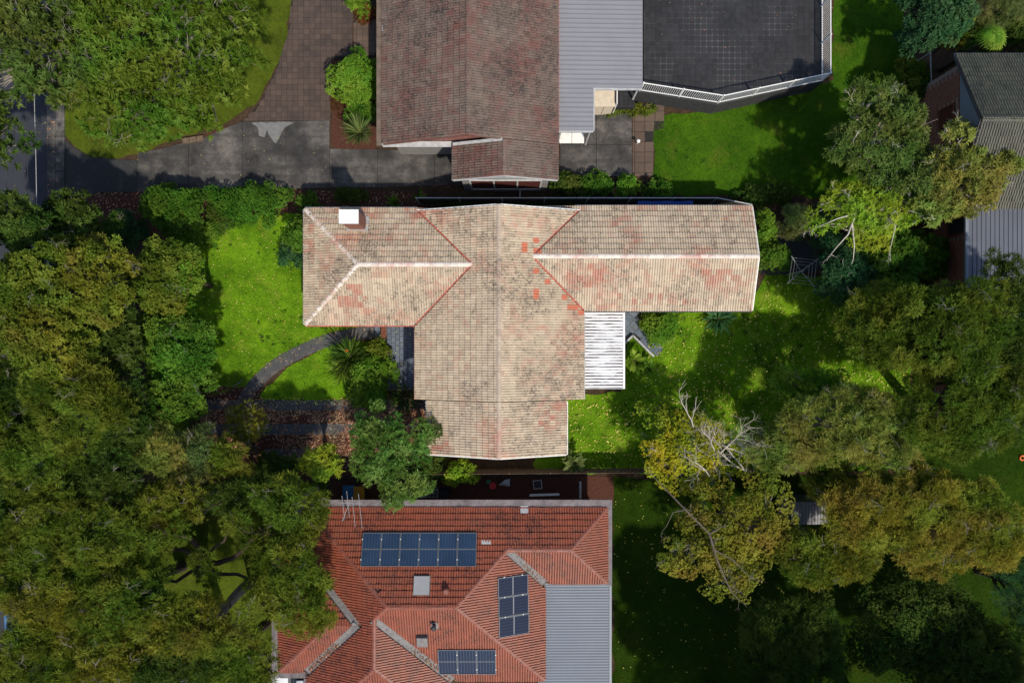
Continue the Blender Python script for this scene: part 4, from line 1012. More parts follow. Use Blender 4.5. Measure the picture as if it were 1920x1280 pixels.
line_fence('paling_fence', 'weathered timber paling fence below the pale tiled house', [P(800, 889, 1.5), P(1420, 884, 1.5)], 1.5, 'timber', 'timber', palings=True)
line_fence('side_fence', 'thin side fence beside the brick wall at upper right', [P(1745, 98, 1.7), P(1747, 200, 1.7)], 1.7, 'timber', 'trim_grey')
M['blue_cloth'] = plain('blue_tarp', (0.02, 0.07, 0.30), 0.5, 0.3, 5)
a, b = P(1196, 380, 1.4), P(1300, 380, 1.4); mb = MB(); r = random.Random(2)
for i in range(12):
    x0 = a.x + (b.x - a.x) * i / 12; x1 = a.x + (b.x - a.x) * (i + 1) / 12; z0, z1 = 1.4 + 0.05 * math.sin(i * 1.3), 1.4 + 0.05 * math.sin((i + 1) * 1.3)
    mb.add([(x0, a.y - 0.10, z0 - 0.05), (x1, a.y - 0.10, z1 - 0.05), (x1, a.y + 0.10, z1), (x0, a.y + 0.10, z0), (x1, a.y + 0.13, 0.05), (x0, a.y + 0.13, 0.05)], [(0, 1, 2, 3), (3, 2, 4, 5)])
tag(rebase(mb.build('tarpaulin', M['blue_cloth']), (a.x, a.y, 0)), 'blue tarpaulin strip hanging between fence and pale tiled roof', 'tarpaulin')
# garden walls in the back yard
mb = MB()
gw = thing('garden_wall', 'low white-topped V-shaped garden edge wall beside the slate back path', 'wall', (*P2(1187, 629), 0))
for a, b in (((1168, 647), (1187, 629)), ((1187, 629), (1226, 668))):
    a, b = P(*a, 0.3), P(*b, 0.3); d = b - a; m = (a + b) / 2
    MB().box((m.x, m.y, 0.13), (d.length, 0.09, 0.26), rz=math.atan2(d.y, d.x)).build('wall_body', M['stone_dark'], gw); MB().box((m.x, m.y, 0.28), (d.length + 0.02, 0.11, 0.04), rz=math.atan2(d.y, d.x)).build('coping', M['trim_grey'], gw)
ge = thing('garden_edging', 'low pale stone edging between slate back path and shrub', 'edging', (*P2(1206, 600), 0))
for a, b in (((1204, 584), (1204, 596)), ((1204, 598), (1208, 608)), ((1209, 609), (1218, 619)), ((1219, 620), (1227, 632))):
    a, b = P(*a, 0.1), P(*b, 0.1); d = b - a; m = (a + b) / 2; MB().box((m.x, m.y, 0.06), (d.length, 0.10, 0.16), rz=math.atan2(d.y, d.x)).build('stone', M['concrete_pale'], ge)
pe = thing('porch_edge', 'thin pale rail across the lower end of the slate patio', 'rail', (*P2(755, 730), 0))
a, b = P(724, 730, 0.5), P(782, 730, 0.5); MB().tube([a, b], 0.035).build('rail_bar', M['timber'], pe)
for q in (a, b): MB().tube([(q.x, q.y, 0.0), (q.x, q.y, 0.5)], 0.03).build('post', M['timber'], pe)
bench = thing('timber_bench', 'small reddish timber bench on the slate patio under the eave', 'bench', (*P2(720, 620), 0))
c = P(719.5, 618, 0.45)
for k in range(3): MB().box((c.x - 0.105 + 0.105 * k, c.y, 0.45), (0.098, 0.95, 0.035)).build('seat_slat', M['timber_red'], bench)
for sx in (-0.11, 0.11):
    for sy in (-0.4, 0.4): MB().box((c.x + sx, c.y + sy, 0.24), (0.05, 0.05, 0.38)).build('leg', M['timber_red'], bench)
# stick and rubble edges
mb = MB().tube([P(437, 725, 0.05), P(455, 712, 0.08)], 0.03); tag(rebase(mb.build('edging_board', M['concrete_pale']), tuple(P(446, 718))), 'short pale edging board beside the lower end of the curved path', 'board')
e_ = thing('sandstone_blocks', 'row of sandstone edging blocks beside the concrete driveway bend', 'edging', (*P2(364, 262), 0))
for i in range(3):
    p = P(350 + 13 * i, 264.5 - 2 * i, 0.06); MB().box((p.x, p.y, 0.08), (0.38, 0.30, 0.18), rz=0.16).build('block', M['timber'], e_)
# clothes hoist
ch = thing('clothes_hoist', 'rotary clothes hoist with thin square lines behind the pale tiled house', 'clothes hoist', (*P2(1504, 508), 0))
hz = 2.1; hc = P(1504, 508, hz); MB().tube([(hc.x, hc.y, 0), (hc.x, hc.y, hz + 0.2)], 0.03, 8).build('pole', M['steel'], ch)
cor = [P(1486, 483, hz + 0.1), P(1531, 488, hz + 0.1), P(1526, 535, hz + 0.1), P(1479, 529, hz + 0.1)]
for q in cor:
    MB().tube([(hc.x, hc.y, hz - 0.15), hc + (q - hc) * 1.12], 0.02).build('arm', M['steel'], ch)
for f_ in (0.5, 0.75, 1.0):
    for i in range(4): MB().tube([hc + (cor[i] - hc) * f_, hc + (cor[(i + 1) % 4] - hc) * f_], 0.009, 4).build('line', M['steel'], ch)
# overhead cables
M['cable'] = plain('cable', (0.06, 0.06, 0.065), 0.6)
lab = ['leftmost thin overhead cable above the road', 'second thin overhead cable from the left above the road', 'third thin overhead cable from the left above the road', 'bright thick overhead cable nearest the kerb above the road']
for i, (x0, x1, r_) in enumerate(((6, 14, 0.008), (26, 30, 0.008), (48, 54, 0.009), (64, 70, 0.016))):
    z = 5.6; a = P(x0, 150, z); b = P(x1, 420, z); d = b - a; pts = [a + d * t + Vector((0, 0, 0.12 * (t - 0.5) ** 2)) for t in np.linspace(-2.2, 3.2, 15)]
    tag(rebase(MB().tube(pts, r_, 5).build('overhead_cable', M['cable'] if i < 3 else M['trim_grey']), tuple(pts[7])), lab[i], 'cable', 'overhead cables')
# small things near the red house
def bin_(px, py, lidm, label):
    c = P(px, py, 1.05); t = thing('wheelie_bin', label, 'bin', (c.x, c.y, 0)); mb = MB()
    vs = [(c.x + sx * w_, c.y + sy * d_, z) for z, w_, d_ in ((0.06, 0.22, 0.24), (1.0, 0.29, 0.34)) for sx, sy in ((-1, -1), (1, -1), (1, 1), (-1, 1))]
    mb.add(vs, [(3, 2, 1, 0), (4, 5, 6, 7), (0, 1, 5, 4), (1, 2, 6, 5), (2, 3, 7, 6), (3, 0, 4, 7)]); mb.build('bin_body', M['fence_dark'], t)
    MB().box((c.x, c.y, 1.035), (0.62, 0.74, 0.06)).build('lid', M[lidm], t); MB().tube([(c.x - 0.25, c.y + 0.40, 1.0), (c.x + 0.25, c.y + 0.40, 1.0)], 0.02).build('handle', M['black'], t)
    for k in (-1, 1): MB().tube([(c.x + k * 0.24, c.y + 0.26, 0.1), (c.x + k * 0.29, c.y + 0.26, 0.1)], 0.1, 12).build('wheel', M['black'], t)
M['bin_blue'] = plain('blue_lid', (0.02, 0.10, 0.20), 0.5); M['bin_yellow'] = plain('yellow_lid', (0.40, 0.18, 0.01), 0.5)
bin_(653, 922, 'bin_blue', 'wheelie bin with blue lid beside the television antenna'); bin_(673, 924, 'bin_yellow', 'wheelie bin with yellow lid beside the television antenna')
for i, (px, m_, l_) in enumerate(((772, 'trim_grey', 'pale open crate nearest the glossy green tree by the orange roof'), (791, 'trim_grey', 'grey crate second in the row along the orange roof'), (812, 'steel', 'silver lattice crate third in the row along the orange roof'), (832, 'black', 'black crate at the right end of the row along the orange roof'))):
    c = P(px, 925, 0.6); t = thing('crate', l_, 'crate', (c.x, c.y, 0), 'crates beside the orange roof')
    for k in (-1, 1):
        MB().box((c.x + k * 0.27, c.y, 0.32), (0.03, 0.44, 0.62)).build('side', M[m_], t); MB().box((c.x, c.y + k * 0.205, 0.32), (0.51, 0.03, 0.62)).build('side', M[m_], t)
    MB().box((c.x, c.y, 0.28), (0.5, 0.37, 0.5)).build('contents', M['black'], t)
    for k in range(3): MB().box((c.x - 0.14 + 0.14 * k, c.y, 0.56), (0.03, 0.38, 0.02), rz=0.5 * (k - 1)).build('slat', M[m_], t)
# plastic chair frame, bucket, bag, planks, pipe
cf = thing('metal_stool', 'white square stool frame lying beside the paling fence', 'stool', (*P2(1008, 908), 0)); c = P(1008, 908, 0.45); A0 = 0.12
for k in range(4):
    a = math.pi / 4 + A0 + k * math.pi / 2; b = a + math.pi / 2; rr = 0.33
    MB().tube([(c.x + rr * math.cos(a), c.y + rr * math.sin(a), 0.45), (c.x + rr * math.cos(b), c.y + rr * math.sin(b), 0.45)], 0.022).build('rail', M['trim_grey'], cf)
    MB().tube([(c.x + rr * math.cos(a), c.y + rr * math.sin(a), 0.0), (c.x + rr * math.cos(a), c.y + rr * math.sin(a), 0.45)], 0.02).build('leg', M['trim_grey'], cf)
MB().tube([(c.x, c.y, 0.40), (c.x, c.y, 0.43)], 0.19, 14).build('seat_ring', M['black'], cf)
M['red_plastic'] = plain('red_plastic', (0.42, 0.02, 0.02), 0.4, 0.1); M['green_plastic'] = plain('green_plastic', (0.02, 0.12, 0.05), 0.4, 0.1)
c = P(924, 910, 0.3); bk = thing('red_bucket', 'red plastic bucket on the ground above the orange roof', 'bucket', (c.x, c.y, 0))
MB().tube([(c.x, c.y, 0.0), (c.x, c.y, 0.33)], [0.13, 0.19], 16).build('pail', M['red_plastic'], bk); MB().tube([(c.x + 0.2 * math.cos(a), c.y + 0.2 * math.sin(a), 0.33) for a in np.linspace(0, 2 * math.pi, 17)], 0.014, 5).build('rim', M['red_plastic'], bk)
c = P(916, 903, 0.2); tag(rebase(MB().tube([(c.x, c.y, 0), (c.x, c.y, 0.22), (c.x, c.y, 0.26)], [0.12, 0.16, 0.10], 12).build('garden_pot', M['green_plastic']), (c.x, c.y, 0)), 'small green pot beside the red bucket', 'pot')
mb = MB(); c = P(946, 905, 0.2); mb.add([(c.x - 0.36, c.y - 0.14, 0.1), (c.x + 0.30, c.y - 0.22, 0.16), (c.x + 0.32, c.y + 0.22, 0.12), (c.x + 0.02, c.y + 0.20, 0.3), (c.x - 0.2, c.y + 0.02, 0.28), (c.x + 0.05, c.y - 0.02, 0.34)], [(0, 1, 5, 4), (1, 2, 5), (2, 3, 5), (3, 4, 5), (0, 4, 3)])
tag(rebase(mb.build('plastic_sheet', M['trim_grey']), (c.x, c.y, 0)), 'crumpled pale plastic sheet beside the red bucket', 'sheet')
c = P(1021, 928, 0.2); tag(rebase(MB().box((c.x, c.y, 0.06), (1.75, 0.13, 0.06), rz=0.03).build('plank', M['trim_white']), (c.x, c.y, 0)), 'white plank lying along the top of the orange house wall', 'plank')
c = P(1088, 915, 1.2); pp_ = thing('pipe_post', 'grey standing pipe beside the upper right corner of the orange roof', 'pipe', (c.x, c.y, 0))
MB().tube([P(1088, 934, 1.0), P(1088, 902, 1.0)], 0.06, 10).build('pipe', M['steel'], pp_); q = P(1088, 920, 1.0); MB().tube([(q.x, q.y, 0), (q.x, q.y, 1.0)], 0.05, 8).build('support', M['steel'], pp_)
# shed under the trees
sh = thing('garden_shed', 'small shed with white ribbed roof and dark green side under golden trees', 'shed', (*P2(1510, 960), 0))
s0, s1 = P(1484, 941, 2.2), P(1552, 983, 2.2)
MB().box(((s0.x + s1.x) / 2, (s0.y + s1.y) / 2, 1.05), (s1.x - s0.x - 0.1, s0.y - s1.y - 0.1, 2.1)).build('wall', M['fence_dark'], sh)
M['shed_green'] = plain('green_roof_panel', (0.03, 0.07, 0.06), 0.5, 0.15)
corrugated(sh, s0.x, s1.x, s1.y, s0.y, 2.15, 0.0, 'y', 0.15, 0.04, 'corr_grey', prof='trap', sheetw=0.75)
g0 = P(1466, 941, 2.1); MB().box(((g0.x + s0.x) / 2 - 0.02, (s0.y + s1.y) / 2, 2.02), (s0.x - g0.x, s0.y - s1.y, 0.05)).build('side_roof', M['shed_green'], sh)
# orange ring on the far right lawn
M['orange'] = plain('orange_plastic', (0.6, 0.13, 0.02), 0.4, 0.1)
c = P(1917, 858, 0.06); tag(rebase(MB().tube([(c.x + 0.13 * math.cos(a), c.y + 0.13 * math.sin(a), 0.05) for a in np.linspace(0, 2 * math.pi, 17)], 0.05, 8).build('throw_ring', M['orange']), (c.x, c.y, 0)), 'orange ring toy lying on the dark lawn at the right edge', 'toy')
# small things near the shelter
c = P(1197, 265, 0.5); gl = thing('garden_light', 'white round-topped garden light on the brown side paving', 'light', (c.x, c.y, 0))
MB().tube([(c.x, c.y, 0), (c.x, c.y, 0.5)], 0.03, 8).build('stem', M['trim_white'], gl); MB().tube([(c.x, c.y, 0.5), (c.x, c.y, 0.56), (c.x, c.y, 0.6)], [0.10, 0.10, 0.03], 14).build('globe', M['trim_white'], gl)
c = P(721, 53, 3.45); slp = thing('solar_light', 'tiny framed solar light panel on the left gutter of the brown roof', 'light', (c.x, c.y, 3.4))
MB().box((c.x, c.y, 3.47), (0.26, 0.34, 0.03)).build('frame', M['trim_white'], slp); MB().box((c.x, c.y, 3.49), (0.20, 0.28, 0.02)).build('cell', M['cell'], slp)
c = P(1157, 360, 0.4); tp = thing('terracotta_pot', 'terracotta pot among shrubs along the upper fence', 'pot', (c.x, c.y, 0))
MB().tube([(c.x, c.y, 0), (c.x, c.y, 0.38), (c.x, c.y, 0.42)], [0.15, 0.23, 0.25], 16).build('pot_body', M['valley_red'], tp); MB().tube([(c.x, c.y, 0.40), (c.x, c.y, 0.425)], 0.19, 14).build('soil', M['soil'], tp)

def car(cx, cy, ang, paint, label):
    t = thing('parked_car', label, 'car', (cx, cy, 0)); R = Matrix.Rotation(ang, 3, 'Z'); c = Vector((cx, cy, 0))
    sec = [(-2.08, 0.62, 0.32, 0.62), (-1.95, 0.78, 0.25, 0.82), (-1.2, 0.86, 0.22, 0.92), (-0.6, 0.87, 0.22, 0.96), (0.8, 0.87, 0.22, 0.98), (1.6, 0.85, 0.22, 0.98), (1.98, 0.80, 0.28, 0.95), (2.08, 0.70, 0.35, 0.80)]
    def loft(secs, mat, name):
        mb = MB(); vs = []
        for x, hw, z0, z1 in secs:
            for y, z in ((-hw * 0.9, z0), (-hw, (z0 + z1) * 0.5), (-hw * 0.93, z1 - 0.03), (-hw * 0.78, z1), (hw * 0.78, z1), (hw * 0.93, z1 - 0.03), (hw, (z0 + z1) * 0.5), (hw * 0.9, z0)): vs.append(c + R @ Vector((x, y, z)))
        fs = []
        for i in range(len(secs) - 1):
            for k in range(8): k2 = (k + 1) % 8; fs.append((i * 8 + k, (i + 1) * 8 + k, (i + 1) * 8 + k2, i * 8 + k2))
        fs += [tuple(range(8)), tuple((len(secs) - 1) * 8 + k for k in range(7, -1, -1))]
        mb.add(vs, fs); return mb.build(name, mat, t, True)
    loft(sec, paint, 'body'); loft([(-1.05, 0.78, 0.9, 0.95), (-0.35, 0.70, 0.9, 1.42), (1.35, 0.70, 0.9, 1.44), (1.85, 0.74, 0.9, 1.0)], M['glass'], 'windows'); loft([(-0.42, 0.66, 1.39, 1.45), (0.4, 0.70, 1.42, 1.49), (1.4, 0.66, 1.40, 1.46)], paint, 'car_roof')
    for x in (-1.3, 1.25):
        for y in (-0.80, 0.80):
            p = c + R @ Vector((x, y, 0.31)); d = R @ Vector((0, 0.1, 0)); w_ = MB().tube([p - d, p + d], 0.31, 16).build('wheel', M['black'], t); MB().tube([p - d * 1.04, p + d * 1.04], 0.18, 12).build('rim', M['steel'], w_)
    for y in (-0.55, 0.55):
        p = c + R @ Vector((-2.03, y, 0.68)); MB().box(p, (0.12, 0.26, 0.12), rz=ang).build('headlight', M['trim_white'], t)
    for y in (-0.95, 0.95):
        p = c + R @ Vector((-0.75, y, 0.98)); MB().box(p, (0.12, 0.16, 0.10), rz=ang).build('mirror', paint, t)
pc = N('white_car_paint', 0.25, 0.5); pc.color((0.72, 0.72, 0.72)); pb = N('blue_car_paint', 0.25, 0.5); pb.color((0.06, 0.16, 0.36))
c = P(572, 1293, 1.2); car(c.x, c.y, 0.0, pc.m, 'white car at the bottom edge beside the orange tiled roof')
c = P(34, 1168, 1.3); car(c.x, c.y, math.pi / 2, pb.m, 'blue car on the road glimpsed through the lower left trees')
struct(sheet('parking_pad', pix([(480, 1225), (585, 1240), (700, 1330), (480, 1330)]), 0.0, M['concrete'], skirt=0.05))

# ------------------------------------------------------------------ vegetation
def unit(v): return v / np.maximum(np.linalg.norm(v, axis=-1, keepdims=True), 1e-9)
def leaves(rng, C, R, per_m2, k, ln, wd, spread, flat=0.72, up=0.6, droop=0.0, lowcut=-0.25, shell=0.5):
    """rosettes of k leaves on the shells of clumps; returns (N,4,3) quads and tints"""
    nr = np.maximum(3, (2.2 * math.pi * R ** 2 * per_m2 / k)).astype(int)
    idx = np.repeat(np.arange(len(C)), nr); n = len(idx)
    d = unit(rng.normal(size=(n * 3, 3))); d = d[d[:, 2] > lowcut][:n]
    while len(d) < n:
        e = unit(rng.normal(size=(n, 3))); d = np.concatenate([d, e[e[:, 2] > lowcut]])[:n]
    rad = R[idx] * (shell + (1.06 - shell) * rng.random(n) ** 0.6)
    pos = C[idx] + d * rad[:, None] * np.array([1, 1, flat])
    ax = unit(d + np.array([0, 0, up]) + 0.35 * rng.normal(size=(n, 3)))
    t1 = unit(np.cross(ax, unit(rng.normal(size=(n, 3))))); t2 = np.cross(ax, t1)
    ct = rng.random(len(C))[idx] * 0.52; rt = rng.random(n) * 0.26
    Q = []; T = []
    for j in range(k):
        ph = 2 * math.pi * (j + rng.random(n) * 0.7) / k; th = np.radians(spread) * (0.6 + 0.8 * rng.random(n))
        l = ax * np.cos(th)[:, None] + (t1 * np.cos(ph)[:, None] + t2 * np.sin(ph)[:, None]) * np.sin(th)[:, None]
        l = unit(l + np.array([0, 0, -droop]))
        L = ln * (0.65 + 0.7 * rng.random(n))[:, None]; W = wd * (0.7 + 0.6 * rng.random(n))[:, None]
        wv = unit(np.cross(l, ax + np.array([0, 0, 0.6]) + 0.4 * rng.normal(size=(n, 3)))) * W / 2
        nn = np.cross(wv, l); nn = unit(nn) * W * 0.12
        mid = pos + l * L * 0.45
        Q.append(np.stack([pos, mid + wv + nn, pos + l * L, mid - wv + nn], 1)); T.append(ct + rt + rng.random(n) * 0.25)
    return np.concatenate(Q), np.concatenate(T)

KINDS = {  # per_m2, k, leaf length, width, spread, flat, up, droop
    'broad':   (210, 5, 0.18, 0.082, 62, 0.7, 0.7, 0.0),
    'tuft':    (62, 9, 0.30, 0.085, 52, 0.8, 0.5, 0.0),
    'feather': (250, 6, 0.24, 0.036, 42, 0.6, 0.5, 0.1),
    'fine':    (480, 4, 0.085, 0.055, 60, 0.8, 0.8, 0.0),
    'star':    (150, 7, 0.21, 0.060, 68, 0.75, 0.7, 0.0),
    'small':   (380, 5, 0.10, 0.055, 60, 0.7, 0.7, 0.0),
    'pine':    (300, 8, 0.20, 0.020, 55, 0.7, 0.6, 0.0),
}
def bend(mb, a, b, r0, r1, rng, n=4, sag=0.12, sides=5):
    a, b = np.array(a, float), np.array(b, float); L = np.linalg.norm(b - a); off = rng.normal(size=3) * L * sag; off[2] = abs(off[2]) * 0.6
    pts = [a + (b - a) * t + off * math.sin(math.pi * t) for t in np.linspace(0, 1, n)]
    mb.tube([Vector(p) for p in pts], list(np.linspace(r0, r1, n)), sides, cap=False)
    return pts
def twigs(mb, p, d, L, r, lev, rng, fork=3, sides=5):
    """recursive bare branch"""
    p = np.array(p, float); d = unit(np.array(d, float)); pts = [p]; q = p; dd = d
    for i in range(3):
        dd = unit(dd + rng.normal(size=3) * 0.16); q = q + dd * L / 3; pts.append(q)
    mb.tube([Vector(x) for x in pts], list(np.linspace(r, r * 0.55, 4)), sides, cap=False)
    if lev <= 0: return
    for i in range(fork):
        s = pts[1 + (i % 3)] if i else pts[3]
        nd = unit(dd + rng.normal(size=3) * 0.55 + np.array([0, 0, 0.05]))
        twigs(mb, s, nd, L * (0.55 + 0.25 * rng.random()), r * 0.55, lev - 1, rng, fork, max(3, sides - 1))

TREES = 0
def tree(name, label, cat, px, py, rx, ry, top, depth, kind, mat, seed, group=None, dens=1.0, clump=0.30, bark='bark', gaps=0.0, sub=None, leaf=1.0, twig=0, base=None):
    """rx, ry: crown radii in photo pixels; top: crown top height; depth: crown depth"""
    rng = np.random.default_rng(seed)
    zc = top - depth * 0.45; s = (H - zc) / F; c = P(px, py, zc); RX, RY = rx * s * 1.16, ry * s * 1.16; R = math.sqrt(RX * RY)
    out = Vector((c.x, c.y, 0)).normalized() * (0.45 * R if top > 3 else 0.0); b = P(*base, 0) if base else Vector((c.x + rng.normal() * 0.08 * R, c.y + rng.normal() * 0.08 * R, 0)) + out
    t = thing(name, label, cat, (b.x, b.y, 0), group)
    rc = max(0.22, min(1.15, clump * R)) ; n = max(6, int(2.3 * (R / rc) ** 2 * (1 - gaps)))
    ph = rng.random(4) * 6.28; am = np.array([0.14, 0.12, 0.10, 0.08])
    C = []; tries = 0
    while len(C) < n and tries < n * 30:
        tries += 1
        a = rng.random() * 6.28; u = math.sqrt(rng.random()); lim = 1 + sum(am[i] * math.cos((i + 2) * a + ph[i]) for i in range(4))
        rr = u * lim; m = max(0.05, 1 - 0.7 * rc / R) if R > rc else 0.4
        x, y = c.x + RX * rr * m * math.cos(a), c.y + RY * rr * m * math.sin(a)
        z = top - rc * 0.6 - depth * (0.26 if top > 4 else 0.7) * min(1, u) ** 2.6 - depth * 0.28 * rng.random()
        q = np.array([x, y, max(z, rc * 0.5)])
        if all((q[0] - e[0]) ** 2 + (q[1] - e[1]) ** 2 + 0.6 * (q[2] - e[2]) ** 2 > (0.62 * rc) ** 2 for e in C): C.append(q)
    C = np.array(C); RR = rc * (0.7 + 0.55 * rng.random(len(C)))
    p, k, ln, wd, sp, fl, up, dr = KINDS[kind]
    Q, T = leaves(rng, C, RR, p * dens, k, ln * leaf, wd * leaf, sp, fl, up, dr)
    np_mesh('crown', Q, np.clip(T, 0.02, 1), M[mat], t)
    # trunk and limbs
    mb = MB(); fork = np.array([c.x * 0.6 + b.x * 0.4, c.y * 0.6 + b.y * 0.4, max(0.15 * top, (top - depth) * 0.85)])
    r0 = max(0.03, 0.030 * top + 0.02 * R)
    bend(mb, (b.x, b.y, -0.1), fork, r0, r0 * 0.72, rng, 5, 0.04, 8)
    order = np.argsort(rng.random(len(C))); main = order[:max(2, min(7, len(C) // 3))]
    nodes = []
    for i in main:
        mid = fork + (C[i] - fork) * 0.62; bend(mb, fork, mid, r0 * 0.55, r0 * 0.28, rng, 4, 0.08, 6); nodes.append(mid)
    nodes = np.array(nodes)
    for i in range(len(C)):
        j = np.argmin(((nodes - C[i]) ** 2).sum(1)); bend(mb, nodes[j], C[i] + np.array([0, 0, RR[i] * 0.1]), r0 * 0.22, 0.008, rng, 4, 0.12, 4)
    mb.build('trunk', M[bark], t)
    if twig:
        mb = MB()
        for i in rng.choice(len(C), min(twig, len(C)), replace=False):
            d = unit(C[i] - np.array([b.x, b.y, top * 0.4]) + rng.normal(size=3)); d[2] = 0.25 + 0.2 * rng.random()
            twigs(mb, C[i] - d * RR[i] * 0.6 + np.array([0, 0, RR[i] * 0.40]), d, RR[i] * 1.2, 0.017, 2, rng)
        mb.build('bare_twigs', M['bark_pale'] if bark == 'bark_pale' else M['bark_grey'], t)['kind'] = 'stuff'
    return t

def strap_plant(label, px, py, z, n, L, W, mat, seed, cat='plant', name='strap_leaf_plant', spread=1.1, arch=0.5, group=None, segs=4, rad=0.05):
    rng = np.random.default_rng(seed); c = P(px, py, z); t = thing(name, label, cat, (c.x, c.y, 0), group); mb = MB()
    for i in range(n):
        a = rng.random() * 6.28; e = spread * (0.35 + 0.75 * rng.random()); l = L * (0.7 + 0.5 * rng.random()); w_ = W * (0.7 + 0.6 * rng.random())
        p = np.array([c.x + math.cos(a) * rad * rng.random(), c.y + math.sin(a) * rad * rng.random(), max(0.05, z - L * 0.55)]); side = np.array([-math.sin(a), math.cos(a), 0]); vs = []; th = e * 0.5
        for s_ in range(segs + 1):
            f = s_ / segs; ww = w_ * (math.sin(math.pi * min(1, 0.12 + 0.88 * f)) ** 0.7 if s_ < segs else 0.05) / 2
            vs += [tuple(p - side * ww), tuple(p + side * ww)]
            th2 = th + arch * f * 1.6; p = p + np.array([math.cos(a) * math.sin(th2), math.sin(a) * math.sin(th2), math.cos(th2)]) * l / segs
        mb.add(vs, [(2 * s_, 2 * s_ + 1, 2 * s_ + 3, 2 * s_ + 2) for s_ in range(segs)], 0.05 + 0.9 * rng.random())
    mb.build('leaves', M[mat], t)
    MB().tube([(c.x, c.y, -0.05), (c.x, c.y, max(0.06, z - L * 0.5))], [0.09, 0.06], 7).build('stem', M['bark'], t)
    return t
def fan_palm(label, px, py, top, n, L, mat, seed):
    rng = np.random.default_rng(seed); c = P(px, py, top); t = thing('fan_palm', label, 'palm', (c.x, c.y, 0))
    MB().tube([(c.x, c.y, -0.1), (c.x, c.y, top - 0.3)], [0.16, 0.12], 9).build('trunk', M['bark'], t)
    for i in range(n):
        a = 6.28 * i / n + rng.random() * 0.4; e = 0.15 + 0.9 * ((i * 5) % n) / n; d = np.array([math.cos(a) * math.sin(e), math.sin(a) * math.sin(e), math.cos(e)]); pl_ = L * (0.7 + 0.4 * rng.random())
        p0 = np.array([c.x, c.y, top - 0.4]); h = p0 + d * pl_; mb = MB(); mb.tube([Vector(p0), Vector(h)], 0.015, 4, cap=False)
        nrm = unit(np.array([0, 0, 1.0]) + d * 0.5); u = unit(d - nrm * d.dot(nrm)); v_ = np.cross(nrm, u); tt = 0.2 + 0.7 * rng.random()
        for k in range(22):
            b = math.radians(-165 + 330 * k / 21); l = u * math.cos(b) + v_ * math.sin(b); w_ = np.cross(nrm, l) * 0.035; ll = 0.62 * (0.9 + 0.2 * rng.random()); tip = h + l * ll - np.array([0, 0, 0.14])
            m_ = h + l * ll * 0.6 + np.array([0, 0, 0.02]); mb.add([tuple(h), tuple(m_ + w_), tuple(tip), tuple(m_ - w_)], [(0, 1, 2, 3)], tt * (0.8 + 0.2 * rng.random()))
        mb.build('frond', M[mat], t)

S_ = 'street and boundary trees on the left'
# --- upper left trees
tree('tufted_tree', 'large bright green tree with upright leaf tufts beside the brick driveway', 'tree', 305, 95, 172, 165, 8.0, 3.6, 'tuft', 'lf_tuft', 101, clump=0.085, twig=24, bark='bark_grey', dens=1.15, gaps=0.15)
tree('tufted_tree', 'grey-green tufted tree overhanging the road at the top left corner', 'tree', 72, 90, 112, 112, 8.5, 3.4, 'tuft', 'lf_tuftg', 102, clump=0.11, twig=16, bark='bark_grey', gaps=0.2)
tree('street_tree', 'dark tree over the road at the left edge, above the driveway entrance', 'tree', 0, 248, 55, 62, 8.0, 3.0, 'tuft', 'lf_dark', 103, clump=0.2, bark='bark_grey', twig=8, base=(-70, 262))
strap_plant('large-leaved green plant under the bright tufted tree', 226, 226, 1.0, 14, 0.7, 0.24, 'lf_green', 104)
strap_plant('small green plant at the lawn corner beside the concrete driveway', 281, 258, 0.6, 12, 0.4, 0.14, 'lf_green', 105)
# --- beside the brown-roofed house
tree('rounded_shrub', 'rounded light green shrub between brick driveway and brown-roofed house', 'shrub', 660, 150, 46, 50, 2.6, 2.0, 'broad', 'lf_bright', 110, clump=0.26, dens=1.3, leaf=0.8)
tree('rounded_shrub', 'small light green shrub at the top edge beside the brick driveway', 'shrub', 672, -4, 26, 20, 2.0, 1.4, 'broad', 'lf_bright', 111, clump=0.34, leaf=0.8)
tree('red_shrub', 'small reddish shrub beside the tan porch paving at the top', 'shrub', 684, 22, 20, 15, 1.1, 0.8, 'small', 'lf_rust', 112, clump=0.36)
tree('red_shrub', 'rust-coloured low shrub left of the rounded light green shrub', 'shrub', 634, 196, 13, 20, 0.7, 0.5, 'pine', 'lf_rust', 113, clump=0.40, leaf=0.6)
tree('leafy_shrub', 'dark green shrub between rounded light shrub and spiky palm', 'shrub', 672, 212, 32, 20, 1.6, 1.0, 'broad', 'lf_green', 114, clump=0.34, leaf=0.8)
strap_plant('spiky rosette palm beside the lower left corner of the brown roof', 672, 245, 1.7, 130, 1.25, 0.07, 'lf_greygreen', 115, 'palm', 'rosette_palm', 1.25, 0.5)
for i, (x, y) in enumerate(((700, 120), (697, 88), (698, 30))):
    pass
